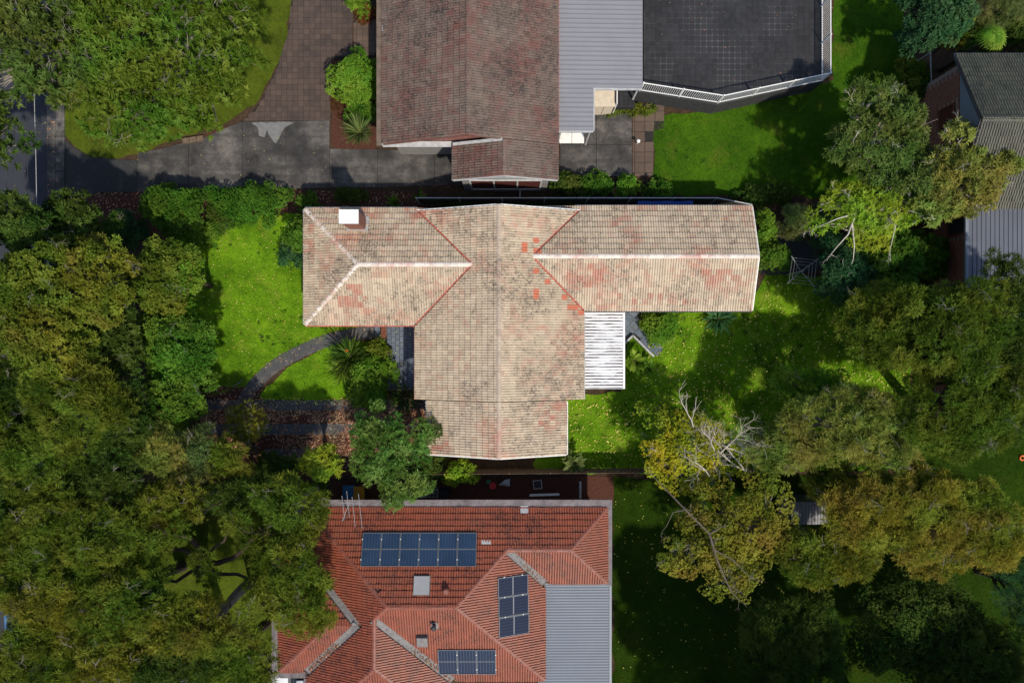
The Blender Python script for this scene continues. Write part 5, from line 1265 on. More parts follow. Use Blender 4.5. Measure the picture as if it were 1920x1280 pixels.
# --- garden strip below the north driveway
B_ = 'shrubs along the upper boundary'
tree('round_hedge', 'big round dense green shrub at the upper left corner of the front yard', 'shrub', 333, 395, 68, 54, 2.6, 2.2, 'small', 'lf_green', 120, clump=0.16, dens=1.1, group=B_)
tree('leafy_shrub', 'mid-green shrub right of the big round shrub below the driveway', 'shrub', 462, 378, 60, 38, 1.9, 1.5, 'small', 'lf_green', 121, clump=0.22, group=B_)
tree('leafy_shrub', 'dark gappy shrub between the two big shrubs below the driveway', 'shrub', 412, 400, 34, 30, 1.3, 1.0, 'small', 'lf_dark', 122, clump=0.30, gaps=0.3, group=B_)
tree('leafy_shrub', 'small shrub just above the upper left roof corner of the pale house', 'shrub', 578, 378, 26, 14, 1.2, 0.8, 'broad', 'lf_green', 123, clump=0.36, leaf=0.7, group=B_)
tree('leafy_shrub', 'low shrub beside the mulch bed above the chimney', 'shrub', 655, 366, 30, 12, 1.0, 0.8, 'broad', 'lf_dark', 124, clump=0.36, leaf=0.7, group=B_)
strap_plant('fern-like plant behind the pale roof, right of the chimney', 740, 380, 0.8, 26, 0.8, 0.10, 'lf_green', 125, 'fern', 'fern')
strap_plant('fern-like plant at the left end of the thin panel fence', 784, 366, 0.7, 22, 0.7, 0.09, 'lf_green', 126, 'fern', 'fern')
tree('street_shrub', 'teal-grey shrub left of the big round shrub by the road', 'shrub', 235, 430, 30, 36, 2.2, 1.4, 'small', 'lf_teal', 127, clump=0.3)
for i, (x, y, rx_, ry_, m_, l_) in enumerate(((1062, 345, 40, 20, 'lf_dark', 'dark shrub at the right foot of the maroon-windowed gable wall'), (1118, 346, 34, 20, 'lf_green', 'strappy green shrub left of the terracotta pot'), (1178, 346, 26, 18, 'lf_bright', 'bright shrub right of the terracotta pot'), (1236, 354, 34, 14, 'lf_green', 'low rounded shrub at the lower left corner of the mown lawn'))):
    tree('leafy_shrub', l_, 'shrub', x, y, rx_, ry_, 1.3, 1.0, 'broad', m_, 130 + i, clump=0.30, leaf=0.75, group=B_)
for i, (x, l_) in enumerate(((870, 'leftmost dark groundcover clump between the fence and the pale roof ridge'), (1000, 'middle dark groundcover clump between the fence and the pale roof ridge'), (1050, 'rightmost dark groundcover clump between the fence and the pale roof ridge'))):
    tree('groundcover_shrub', l_, 'shrub', x, 381, 46, 9, 0.7, 0.5, 'small', 'lf_dark', 136 + i, clump=0.35, gaps=0.2, group=B_)
# --- front yard
tree('leafy_shrub', 'green shrub with bluish lower half against the left roof edge', 'shrub', 556, 440, 30, 30, 3.4, 1.8, 'broad', 'lf_green', 140, clump=0.28, leaf=0.8)
tree('leafy_shrub', 'bluish dark shrub below the green shrub at the left roof edge', 'shrub', 548, 474, 28, 26, 2.4, 1.5, 'broad', 'lf_teal', 141, clump=0.3, leaf=0.7)
tree('round_hedge', 'clipped round bright green bush beside the slate patio', 'bush', 690, 712, 42, 50, 2.0, 1.8, 'small', 'lf_bright', 142, clump=0.16, dens=1.3)
strap_plant('dark strap-leaved plant with orange flowers beside the slate patio', 652, 668, 1.3, 120, 1.3, 0.09, 'lf_dark', 143, 'plant', 'bird_of_paradise_plant', 1.1, 0.4, rad=0.5)
fl = MB(); q = P(650, 658, 1.5)
for k in range(5): fl.tube([q + Vector((0.05 * k - 0.1, 0.04 * math.sin(k * 2), 0)), q + Vector((0.05 * k - 0.06, 0.08, 0.14))], [0.02, 0.006], 4)
fo = fl.build('flowers', M['orange']); fo.parent = bpy.data.objects['bird_of_paradise_plant']; fo.location = -Vector(bpy.data.objects['bird_of_paradise_plant']['_o'])
tree('leafy_shrub', 'olive shrub above the clipped round bush beside the patio bench', 'shrub', 704, 655, 22, 20, 1.2, 0.9, 'broad', 'lf_olive', 144, clump=0.34, leaf=0.7)
strap_plant('light green arching strappy plant left of the clipped round bush', 640, 695, 0.8, 90, 0.95, 0.06, 'lf_bright', 145, 'plant', 'grassy_plant', 1.3, 0.7, rad=0.5)
strap_plant('dark strappy plant below the slate patio rail', 755, 745, 0.6, 90, 0.8, 0.06, 'lf_dark', 146, 'plant', 'grassy_plant', 1.3, 0.8, rad=0.7)
F_ = 'trees inside the front boundary'
tree('leafy_tree', 'mid-green tree at the upper left of the front lawn', 'tree', 302, 520, 56, 64, 5.6, 2.8, 'broad', 'lf_olive', 150, clump=0.26, group=F_, twig=4)
tree('leafy_tree', 'narrow bright green young tree over the left edge of the front lawn', 'tree', 360, 525, 26, 44, 5.0, 3.0, 'small', 'lf_bright', 151, clump=0.30, group=F_)
tree('leafy_tree', 'lush green tree left of the lower end of the curved path', 'tree', 332, 650, 62, 72, 5.2, 2.6, 'broad', 'lf_green', 152, clump=0.24, group=F_, twig=5)
tree('leafy_tree', 'green tree left of the two-strip driveway', 'tree', 312, 755, 52, 54, 5.4, 2.8, 'broad', 'lf_green', 153, clump=0.26, group=F_)
tree('leafy_tree', 'yellow-green tree in the lower left corner of the front yard', 'tree', 300, 842, 46, 52, 6.6, 3.0, 'feather', 'lf_khaki', 154, clump=0.28, group=F_, dens=0.9)
tree('leafy_tree', 'grey-green twiggy tree right of the corner yellow-green tree', 'tree', 372, 850, 40, 46, 6.0, 2.6, 'feather', 'lf_greygreen', 155, clump=0.28, group=F_, twig=4, dens=0.8)
tree('leafy_tree', 'olive-yellow tree with leaning trunk below the driveway strips', 'tree', 432, 862, 32, 42, 6.0, 2.8, 'feather', 'lf_olive2', 156, clump=0.28, group=F_, dens=1.0)
tree('sparse_tree', 'small sparse brown-green tree with bare twigs over the driveway strips', 'tree', 455, 795, 38, 30, 3.2, 1.4, 'feather', 'lf_olive2', 157, clump=0.28, group=F_, dens=0.45, twig=10, bark='bark_grey')
tree('leafy_shrub', 'dark shrub below the middle of the two-strip driveway', 'shrub', 510, 880, 48, 28, 2.6, 1.6, 'broad', 'lf_dark', 158, clump=0.30, leaf=0.8)
tree('leafy_shrub', 'yellow-green shrub left of the glossy green tree', 'shrub', 602, 866, 36, 30, 5.0, 2.4, 'star', 'lf_lime', 159, clump=0.30)
tree('leafy_tree', 'glossy green tree touching the lower left corner of the pale tiled roof', 'tree', 738, 850, 74, 80, 5.2, 3.2, 'star', 'lf_glossy', 160, clump=0.16, dens=1.25, leaf=0.85, gaps=0.12)
tree('leafy_shrub', 'pale green branch tips over the lower left roof edge', 'shrub', 805, 806, 24, 18, 4.4, 1.2, 'star', 'lf_greygreen', 161, clump=0.36, dens=0.7, base=(790, 812))
tree('leafy_shrub', 'dark shrub between the pale roof and the orange roof at left', 'shrub', 812, 872, 24, 20, 1.8, 1.2, 'broad', 'lf_dark', 162, clump=0.36)
tree('leafy_shrub', 'bright lime shrub below the gable of the pale tiled roof', 'shrub', 862, 888, 34, 20, 2.0, 1.4, 'small', 'lf_lime', 163, clump=0.28)
strap_plant('broad-leaved green plant beside the lower right corner of the pale roof', 1076, 868, 1.2, 26, 0.85, 0.22, 'lf_greygreen', 164, 'plant', 'broad_leaf_plant', 1.2, 0.5, rad=0.25)
# --- back yard small plants
strap_plant('large pale-leaved plant beside the V-shaped garden wall', 1192, 676, 1.3, 22, 0.75, 0.26, 'lf_bright', 170, 'plant', 'broad_leaf_plant', 1.3, 0.5, rad=0.2)
strap_plant('smaller broad-leaved plant right of the large one by the V-shaped wall', 1217, 690, 0.8, 16, 0.55, 0.20, 'lf_green', 171, 'plant', 'broad_leaf_plant', 1.3, 0.5, rad=0.12)
tree('leafy_shrub', 'pale mottled green shrub right of the slate back path', 'shrub', 1240, 610, 36, 34, 1.3, 1.1, 'small', 'lf_bright', 172, clump=0.28, dens=0.9)
strap_plant('ferny bluish plant under the lower right eave of the pale roof', 1352, 596, 0.9, 60, 0.9, 0.14, 'lf_teal', 173, 'fern', 'fern', 1.3, 0.6, rad=0.5)
tree('leafy_shrub', 'bright shrub against the right gable of the pale tiled roof, upper', 'shrub', 1432, 425, 20, 36, 2.6, 1.8, 'broad', 'lf_bright', 174, clump=0.30, leaf=0.8)
tree('leafy_shrub', 'green shrub against the right gable of the pale tiled roof, lower', 'shrub', 1448, 478, 32, 28, 2.4, 1.6, 'broad', 'lf_green', 175, clump=0.30, leaf=0.8)
tree('conifer_shrub', 'soft pale green conifer shrub above the clothes hoist', 'shrub', 1488, 412, 28, 34, 3.5, 2.4, 'pine', 'lf_greygreen', 176, clump=0.30, dens=1.2)
tree('conifer_shrub', 'bluish soft conifer shrub right of the pale conifer shrub', 'shrub', 1534, 424, 28, 40, 3.0, 2.0, 'pine', 'lf_teal', 177, clump=0.30, dens=1.2)
E_ = 'trees along the right boundary'
tree('leafy_tree', 'dark blue-green tree right of the clothes hoist', 'tree', 1580, 505, 56, 52, 5.0, 3.0, 'small', 'lf_teal', 180, clump=0.24, group=E_)
tree('leafy_tree', 'deep green tree beyond the dark blue-green tree near the right boundary', 'tree', 1668, 480, 54, 60, 5.0, 3.0, 'broad', 'lf_green', 181, clump=0.24, group=E_)
tree('leafy_tree', 'tall grey-green pale-limbed tree above the right end of the back yard', 'tree', 1650, 258, 90, 80, 6.6, 3.0, 'star', 'lf_tuftg', 182, clump=0.15, group=E_, twig=14, bark='bark_pale', dens=1.1)
tree('leafy_tree', 'pale olive tree overhanging the blue-grey metal roof', 'tree', 1800, 328, 84, 76, 7.0, 3.2, 'star', 'lf_khaki', 183, clump=0.14, group=E_, twig=14, bark='bark_pale', dens=1.1)
tree('leafy_tree', 'grey-green tree bridging the two pale-limbed crowns at upper right', 'tree', 1722, 345, 62, 58, 6.4, 2.8, 'star', 'lf_tuftg', 231, clump=0.17, group=E_, twig=10, bark='bark_pale')
lt = tree('leafy_tree', 'yellow-green pale-limbed tree over the upper right corner of the back yard', 'tree', 1625, 402, 88, 58, 6.0, 2.4, 'star', 'lf_lime', 184, clump=0.16, group=E_, twig=16, bark='bark_pale', dens=0.75, gaps=0.15)
mb = MB(); rng = np.random.default_rng(32)
for pts, r_ in (([(1635, 392, 4.2), (1605, 400, 5.6), (1590, 440, 5.6), (1570, 462, 5.2)], 0.06), ([(1605, 400, 5.6), (1570, 410, 5.6), (1535, 425, 5.2)], 0.04), ([(1598, 420, 5.6), (1602, 460, 5.4), (1600, 485, 5.0)], 0.04), ([(1640, 392, 5.0), (1680, 420, 5.8), (1672, 455, 5.4)], 0.04)):
    mb.tube([P(*q) for q in pts], list(np.linspace(r_, r_ * 0.4, len(pts))), 6)
    e = np.array(P(*pts[-1])); d = e - np.array(P(*pts[-2])); twigs(mb, e, d, 0.6, r_ * 0.4, 2, rng)
mb.build('bare_limbs', M['bark_pale'], lt)
tree('feathery_tree', 'brownish olive feathery tree inside the right boundary', 'tree', 1640, 615, 62, 68, 6.6, 3.0, 'feather', 'lf_olive', 185, clump=0.20, group=E_, dens=1.0, twig=4)
tree('feathery_tree', 'dark olive feathery tree partly covering the lower metal roof', 'tree', 1778, 620, 100, 92, 8.5, 4.0, 'feather', 'lf_olive', 186, clump=0.16, group=E_, twig=6)
tree('feathery_tree', 'dark feathery tree at the right edge below the metal roof', 'tree', 1885, 610, 78, 100, 8.0, 4.0, 'feather', 'lf_dark', 187, clump=0.18, group=E_, twig=4)
tree('feathery_tree', 'olive feathery tree with bare limbs right of the yellow trees', 'tree', 1800, 765, 105, 88, 8.5, 4.0, 'feather', 'lf_olive', 188, clump=0.16, group=E_, twig=10)
tree('feathery_tree', 'dark feathery tree at the right edge above the orange ring', 'tree', 1890, 740, 62, 62, 7.5, 3.0, 'feather', 'lf_dark', 189, clump=0.22, group=E_)
G_ = 'yellowing trees along the lower right boundary'
tree('leafy_tree', 'green-tipped tree reaching over the middle of the back lawn', 'tree', 1512, 724, 58, 36, 4.8, 1.8, 'feather', 'lf_bright', 190, clump=0.20, group=G_, dens=0.8, gaps=0.15, twig=5)
tree('leafy_tree', 'golden olive tree filling the lower right corner of the back yard', 'tree', 1600, 805, 112, 74, 7.4, 3.0, 'feather', 'lf_khaki', 191, clump=0.12, group=G_, gaps=0.15, twig=26, bark='bark_grey')
tree('leafy_tree', 'olive tree left of the golden olive tree at the back lawn edge', 'tree', 1472, 838, 60, 50, 6.2, 2.4, 'feather', 'lf_khaki', 192, clump=0.20, group=G_, twig=8, bark='bark_grey')
yt = tree('yellow_tree', 'yellow-leaved tree with a tangle of bare white branches on the back lawn', 'tree', 1302, 850, 90, 58, 4.6, 1.5, 'small', 'lf_yellow', 193, clump=0.17, group=G_, dens=0.7, gaps=0.1, twig=8, bark='bark_pale')
mb = MB(); rng = np.random.default_rng(9)
for (a, b_, L, lv) in (((1402, 884), (1310, 838), 2.0, 4), ((1396, 880), (1330, 800), 1.6, 4), ((1330, 892), (1290, 820), 1.2, 3), ((1350, 850), (1400, 800), 1.3, 4), ((1360, 838), (1420, 860), 1.2, 3), ((1340, 845), (1330, 780), 1.0, 3), ((1300, 800), (1272, 742), 1.3, 2)):
    p0, p1 = P(*a, 4.5), P(*b_, 5.1); d = np.array(p1 - p0); twigs(mb, np.array(p0), d, L * 0.9, 0.036, lv, rng, 4)
o = mb.build('bare_branches', M['bark_pale'], yt)
tree('yellow_tree', 'sparse lime-green upright saplings left of the yellow tree', 'tree', 1240, 805, 36, 56, 4.0, 2.0, 'small', 'lf_lime', 194, clump=0.20, group=G_, dens=0.6, gaps=0.2, twig=4, bark='bark_grey')
ot = tree('yellow_tree', 'ochre tree with long leaning limbs below the paling fence', 'tree', 1372, 990, 114, 88, 6.4, 3.0, 'small', 'lf_gold', 195, clump=0.14, group=G_, dens=0.7, gaps=0.1, twig=16, bark='bark_grey')
mb = MB(); rng = np.random.default_rng(31)
for pts, r_ in (([(1400, 960, 5.4), (1330, 1000, 6.5), (1285, 955, 6.6), (1240, 908, 6.0)], 0.07), ([(1330, 1000, 6.5), (1345, 1050, 6.6), (1362, 1090, 6.3), (1374, 1112, 6.0)], 0.06), ([(1340, 1030, 6.5), (1375, 1050, 6.6), (1400, 1075, 6.4)], 0.04), ([(1285, 955, 6.6), (1262, 960, 6.5), (1250, 985, 6.2)], 0.035)):
    mb.tube([P(*q) for q in pts], list(np.linspace(r_, r_ * 0.45, len(pts))), 6)
    e = np.array(P(*pts[-1])); d = e - np.array(P(*pts[-2])); twigs(mb, e, d, 0.6, r_ * 0.4, 2, rng)
mb.build('bare_limbs', M['bark_brown'], ot)
tree('yellow_tree', 'ochre branch tip of the lower lawn hanging farthest down', 'tree', 1372, 1085, 46, 40, 5.8, 2.0, 'small', 'lf_gold', 196, clump=0.24, group=G_, dens=0.5, gaps=0.2, twig=6, base=(1390, 1020), bark='bark_grey')
tree('feathery_tree', 'grey-olive tree with arching pale limbs below the white-roofed shed', 'tree', 1560, 1036, 88, 54, 6.6, 2.8, 'feather', 'lf_olive2', 197, clump=0.17, group=G_, twig=12, bark='bark_grey')
tree('feathery_tree', 'big golden-orange tree right of the white-roofed shed', 'tree', 1705, 965, 124, 92, 7.8, 3.6, 'feather', 'lf_gold', 198, clump=0.13, group=G_, twig=12, bark='bark_grey', dens=1.1)
tree('feathery_tree', 'orange-tinged olive tree nearest the right edge below the back yard', 'tree', 1830, 985, 76, 84, 7.8, 3.6, 'feather', 'lf_gold', 199, clump=0.17, group=G_, twig=8, bark='bark_grey')
tree('feathery_tree', 'olive tree behind the white-roofed shed', 'tree', 1575, 905, 60, 30, 6.0, 2.6, 'feather', 'lf_olive2', 200, clump=0.2, group=G_, twig=4)
D_ = 'dark trees at the lower right'
tree('dark_tree', 'dark brown-green tree standing alone on the shaded lower lawn', 'tree', 1482, 1212, 92, 84, 6.5, 3.2, 'feather', 'lf_dark', 205, clump=0.18, group=D_)
tree('dark_tree', 'very dark broad tree at the bottom right', 'tree', 1720, 1180, 120, 100, 6.0, 3.2, 'small', 'lf_dark', 206, clump=0.16, group=D_, dens=0.8)
tree('dark_tree', 'dark olive tree at the bottom edge near the right corner', 'tree', 1835, 1235, 90, 70, 6.5, 3.0, 'feather', 'lf_dark', 207, clump=0.18, group=D_)
tree('conifer_tree', 'blue-green conifer at the right edge near the bottom', 'tree', 1912, 1100, 48, 80, 6.0, 3.6, 'pine', 'lf_teal', 208, clump=0.24, group=D_)
for i, (x, y, r_, l_) in enumerate(((1420, 1425, 100, 'tall unseen tree added to shade the lawn, first from the carport'), (1570, 1430, 120, 'tall unseen tree added to shade the lawn, second from the carport'), (1730, 1430, 130, 'tall unseen tree added to shade the lawn, third from the carport'), (1950, 1430, 130, 'tall unseen tree added to shade the lawn, fourth from the carport'), (1480, 1600, 140, 'tall unseen tree added farther out for shade, nearest the carport'), (1650, 1600, 150, 'tall unseen tree added farther out for shade, farthest from the carport'))):
    tree('dark_tree', l_, 'tree', x, y, r_, r_ * 0.75, 12.0, 7.5, 'broad', 'lf_dark', 210 + i, clump=0.26, group=D_, leaf=2.2, dens=0.28)  # dense unseen trees added out of frame to shade the lower lawn
# --- upper right
tree('leafy_tree', 'dark green tree at the top edge left of the fan palm', 'tree', 1745, 35, 62, 60, 5.0, 3.0, 'broad', 'lf_teal', 220, clump=0.24)
tree('leafy_shrub', 'olive-tipped shrub right of the dark green tree at the top', 'shrub', 1796, 45, 30, 36, 4.0, 2.0, 'broad', 'lf_olive2', 221, clump=0.32)
tree('leafy_shrub', 'grey-green bush at the top right corner above the fan palm', 'shrub', 1880, 12, 46, 26, 3.4, 2.0, 'pine', 'lf_greygreen', 222, clump=0.28)
fan_palm('yellow-green fan palm above the mossy tile roof', 1868, 66, 4.6, 8, 0.42, 'lf_bright', 223)
strap_plant('spiky yellow-green plant left of the fan palm', 1802, 62, 3.6, 34, 0.8, 0.06, 'lf_lime', 224, 'plant', 'spiky_plant', 1.3, 0.3)
tree('leafy_shrub', 'twiggy olive shrub along the side fence at upper right', 'shrub', 1716, 150, 24, 52, 2.2, 1.6, 'broad', 'lf_olive', 225, clump=0.30, gaps=0.2)
tree('leafy_shrub', 'green shrub at the right edge of the mown lawn', 'shrub', 1660, 158, 32, 26, 2.0, 1.4, 'star', 'lf_green', 226, clump=0.32)
tree('groundcover_shrub', 'creeping green plant along the foot of the terrace', 'shrub', 1190, 206, 52, 9, 0.5, 0.4, 'broad', 'lf_olive', 227, clump=0.34, leaf=0.6)
tree('groundcover_shrub', 'low dark shrubs at the lower right of the mown lawn', 'shrub', 1440, 362, 60, 14, 1.0, 0.8, 'broad', 'lf_dark', 228, clump=0.34, gaps=0.2)
tree('leafy_shrub', 'undergrowth shrub beside the air-conditioning box', 'shrub', 1745, 480, 40, 44, 2.4, 1.6, 'broad', 'lf_green', 229, clump=0.28)
tree('groundcover_shrub', 'dark shrub added as shade around the foot of the fan palm', 'shrub', 1885, 58, 70, 34, 1.4, 1.0, 'broad', 'lf_dark', 230, clump=0.22)  # dark leaves added here in place of deep shade on the soil
# --- left street trees
rows = [  # px, py, rx, ry, top, kind, mat, label
 (40, 425, 70, 52, 7.5, 'broad', 'lf_dark', 'dark tree over the road just below the driveway apron'),
 (150, 425, 68, 52, 6.0, 'broad', 'lf_dark', 'dark green tree between the road and the big round shrub'),
 (62, 535, 88, 78, 9.0, 'broad', 'lf_olive', 'broad olive tree over the road level with the front lawn top'),
 (178, 530, 72, 78, 8.5, 'broad', 'lf_olive2', 'yellow-olive tree just left of the front yard, level with the lawn top'),
 (95, 640, 88, 66, 9.0, 'broad', 'lf_olive2', 'light olive tree over the road level with the curved path'),
 (210, 640, 58, 62, 7.0, 'broad', 'lf_dark', 'dark gappy tree with bare twigs just left of the front yard'),
 (35, 735, 72, 70, 8.0, 'feather', 'lf_dark', 'dark tree at the left edge level with the driveway strips'),
 (140, 765, 90, 82, 9.0, 'feather', 'lf_olive', 'feathery olive tree left of the yard level with the driveway strips'),
 (232, 790, 46, 66, 7.5, 'feather', 'lf_dark', 'dark feathery tree just left of the lower front yard'),
 (60, 865, 84, 70, 9.0, 'feather', 'lf_olive', 'feathery olive tree at the left edge level with the yard corner'),
 (180, 905, 80, 62, 8.0, 'feather', 'lf_dark', 'dark feathery tree below left of the front yard corner'),
 (70, 985, 90, 80, 9.0, 'feather', 'lf_olive', 'feathery tree at the left edge level with the orange roof top'),
 (195, 1010, 74, 74, 9.0, 'feather', 'lf_olive', 'olive feathery tree upper left of the dark-limbed gap'),
 (310, 942, 74, 42, 7.2, 'feather', 'lf_olive2', 'yellow-olive feathery tree above the dark-limbed gap'),
 (440, 930, 62, 32, 6.2, 'feather', 'lf_dark', 'dark tree above right of the dark-limbed gap'),
 (548, 950, 66, 52, 7.5, 'feather', 'lf_olive', 'olive tree at the upper left corner of the orange roof'),
 (120, 1105, 92, 76, 9.5, 'feather', 'lf_olive2', 'yellow-olive tree over the road above the blue car'),
 (235, 1135, 84, 76, 9.5, 'feather', 'lf_olive', 'olive tree below left of the dark-limbed gap'),
 (385, 1172, 86, 60, 9.5, 'feather', 'lf_olive2', 'yellow-olive tree directly below the dark-limbed gap'),
 (550, 1055, 50, 62, 8.0, 'feather', 'lf_olive', 'olive tree right of the dark-limbed gap against the orange roof'),
 (562, 1118, 64, 58, 8.0, 'feather', 'lf_olive2', 'reddish-olive tree overhanging the left side of the orange roof'),
 (-6, 600, 60, 66, 9.0, 'broad', 'lf_olive', 'olive tree cut by the left edge level with the front lawn'),
 (-6, 800, 60, 70, 9.0, 'feather', 'lf_olive', 'feathery tree cut by the left edge level with the driveway strips'),
 (-4, 925, 60, 66, 9.0, 'feather', 'lf_dark', 'dark tree cut by the left edge just below the yard corner level'),
 (-4, 1060, 60, 74, 9.0, 'feather', 'lf_olive2', 'yellow-olive tree cut by the left edge above the blue car'),
 (98, 1178, 58, 46, 9.0, 'feather', 'lf_olive', 'small olive tree just right of the blue car'),
 (60, 1240, 82, 76, 9.5, 'feather', 'lf_olive', 'olive tree in the bottom left corner'),
 (190, 1240, 88, 74, 9.5, 'feather', 'lf_olive2', 'yellow-olive tree at the bottom edge, second from the left corner'),
 (330, 1245, 86, 70, 9.0, 'feather', 'lf_dark', 'dark olive tree at the bottom edge, third from the left corner'),
 (440, 1238, 66, 66, 8.5, 'feather', 'lf_olive', 'olive tree at the bottom edge left of the white car'),
]
for i, (x, y, a_, b_, tp_, k_, m_, l_) in enumerate(rows):
    tree('street_tree', l_, 'tree', x, y, a_, b_, tp_, tp_ * 0.42, k_, m_, 300 + i, group=S_, clump=0.15 if k_ == 'feather' else 0.17, twig=7 + (i * 3) % 6, dens=1.0, gaps=0.06, bark='bark_grey' if i % 3 == 0 else 'bark')
# dark limbs showing in the gap
gt = thing('limbed_tree', 'open tree with thick dark curving limbs over the lower left lawn', 'tree', (*P2(375, 1070), 0), S_)
mb = MB(); rng = np.random.default_rng(77)
mb.tube([P(375, 1070, -0.1), P(372, 1062, 2.5), P(378, 1050, 4.5)], [0.34, 0.28, 0.22], 9)
for pts, r_ in (([(378, 1050, 4.5), (372, 1026, 5.2), (356, 1008, 5.6), (340, 1004, 6.0)], 0.17), ([(378, 1050, 4.5), (345, 1030, 5.2), (318, 1030, 5.8), (290, 1040, 6.2)], 0.12), ([(378, 1050, 4.5), (402, 1026, 5.5), (420, 1014, 5.8), (428, 995, 6.2)], 0.09),
                ([(378, 1050, 4.5), (405, 1056, 4.8), (436, 1046, 5.4), (458, 1030, 5.8), (468, 1014, 6.2)], 0.17), ([(378, 1050, 4.5), (410, 1076, 5), (445, 1076, 5.4), (470, 1086, 5.8)], 0.13), ([(375, 1060, 4), (330, 1090, 5), (300, 1086, 5.6), (285, 1050, 6)], 0.11), ([(440, 950, 5), (425, 935, 5.6), (415, 942, 6)], 0.1)):
    mb.tube([P(*q) for q in pts], list(np.linspace(r_, r_ * 0.45, len(pts))), 7)
    e = np.array(P(*pts[-1])); d = e - np.array(P(*pts[-2])); twigs(mb, e, d, 0.9, r_ * 0.4, 2, rng)
mb.build('trunk', M['bark'], gt)
Cg = np.array([np.array(P(x + rng.normal() * 6, y + rng.normal() * 6, 6.3 + rng.random())) for x, y in ((340, 1000), (290, 1040), (430, 992), (470, 1012), (475, 1090), (382, 1052), (392, 1068), (285, 1052), (300, 1010), (312, 1068), (450, 975), (490, 1050))])
Q, T = leaves(rng, Cg, np.full(len(Cg), 0.55), 300, 6, 0.22, 0.03, 40, 0.6, 0.5, 0.1); np_mesh('crown', Q, np.clip(T, 0.02, 1), M['lf_olive'], gt)

# ------------------------------------------------------------------ grass and fallen leaves
rng = np.random.default_rng(5)
def scatter(poly, dens):
    xs = [p[0] for p in poly]; ys = [p[1] for p in poly]; x0, x1, y0, y1 = max(min(xs), -31), min(max(xs), 31), max(min(ys), -21), min(max(ys), 21)
    n = int((x1 - x0) * (y1 - y0) * dens); p = np.stack([rng.uniform(x0, x1, n), rng.uniform(y0, y1, n)], 1); return p[inpoly(p, poly)]
def blades(p, z, L, W, tilt):
    n = len(p); a = rng.random(n) * 6.28; e = tilt * (0.5 + rng.random(n)); base = np.concatenate([p, np.full((n, 1), z)], 1)
    d = np.stack([np.cos(a) * np.sin(e), np.sin(a) * np.sin(e), np.cos(e)], 1); s_ = np.stack([-np.sin(a), np.cos(a), np.zeros(n)], 1) * (W / 2)
    l = (L * (0.6 + 0.8 * rng.random(n)))[:, None]; m = base + d * l * 0.5 + s_ * 0; tip = base + d * l - np.array([0, 0, 1]) * l * 0.15
    return np.stack([base - s_ * 0.6, m - s_, tip, m + s_], 1)[:, [0, 3, 2, 1]]
for poly, mat, dens, z, label in LAWNS:
    p = scatter(poly, dens)
    if len(p) == 0: continue
    Q = blades(p, z, 0.11, 0.035, 0.9); o = np_mesh('grass', Q, rng.random(len(Q)) * 0.98 + 0.01, M[mat]); o['kind'] = 'stuff'; o['label'] = label; o['category'] = 'grass'
# broad-leaved weeds in the lawns
for poly, mat, dens, z, label in LAWNS[:4]:
    p = scatter(poly, 1.6); p = p[(np.sin(p[:, 0] * 0.9) + np.sin(p[:, 1] * 1.3 + 1) + rng.normal(size=len(p)) * 0.6) > 0.4]
    if len(p) == 0: continue
    C = np.concatenate([p, np.full((len(p), 1), z)], 1); Q, T = leaves(rng, C, np.full(len(p), 0.10) * (0.6 + rng.random(len(p))), 330, 5, 0.11, 0.05, 70, 0.4, 0.8)
    o = np_mesh('weeds', Q, np.clip(T, 0.02, 1), M['lf_green' if mat != 'lawn_olive' else 'lf_olive']); o['kind'] = 'stuff'; o['label'] = 'darker broad-leaved weeds growing in ' + label.split(' of ')[-1]; o['category'] = 'weeds'
def litter(name, poly, dens, mat, size, z, label, cat='fallen leaves', patchy=0.0):
    p = scatter(poly, dens)
    if patchy:
        f = np.sin(p[:, 0] * 1.7 + 1) * np.sin(p[:, 1] * 2.3) + np.sin(p[:, 0] * 0.6) * 0.6 + rng.normal(size=len(p)) * 0.4; p = p[f > -patchy]
    n = len(p); a = rng.random(n) * 6.28; u = np.stack([np.cos(a), np.sin(a), rng.normal(size=n) * 0.25], 1); v_ = np.stack([-np.sin(a), np.cos(a), rng.normal(size=n) * 0.25], 1)
    s_ = (size * (0.6 + 0.8 * rng.random(n)))[:, None]; c = np.concatenate([p, (z + 0.03 * rng.random(n))[:, None]], 1)
    Q = np.stack([c - u * s_ * 0.5, c + v_ * s_ * 0.27, c + u * s_ * 0.5, c - v_ * s_ * 0.27], 1)[:, ::-1]
    o = np_mesh(name, Q, rng.random(n) * 0.98 + 0.01, M[mat]); o['kind'] = 'stuff'; o['label'] = label; o['category'] = cat
litter('fallen_leaves', pix([(375, 769), (820, 767), (820, 793), (375, 794)]), 230, 'litter_brown', 0.12, 0.025, 'thick brown leaf litter between the two driveway strips', patchy=0.7)
litter('fallen_leaves', pix([(375, 815), (600, 813), (830, 800), (815, 862), (620, 880), (480, 860)]), 170, 'litter_brown', 0.12, 0.025, 'brown leaf litter below the lower driveway strip', patchy=0.7)
litter('fallen_leaves', pix([(640, 745), (820, 745), (820, 830), (640, 820)]), 110, 'litter_brown', 0.12, 0.03, 'brown leaf litter heaped at the house end of the driveway', patchy=0.5)
litter('fallen_leaves', pix([(375, 748), (800, 748), (800, 816), (375, 816)]), 28, 'litter_brown', 0.11, 0.03, 'loose brown leaves over both driveway strips')
litter('fallen_leaves', pix([(375, 722), (480, 722), (520, 790), (375, 790)]), 60, 'litter_brown', 0.11, 0.03, 'brown leaves scattered at the lower end of the curved path')
litter('fallen_leaves', pix(ribbon(cp, 34)), 14, 'litter_brown', 0.10, 0.03, 'sparse brown leaves along the curved path')
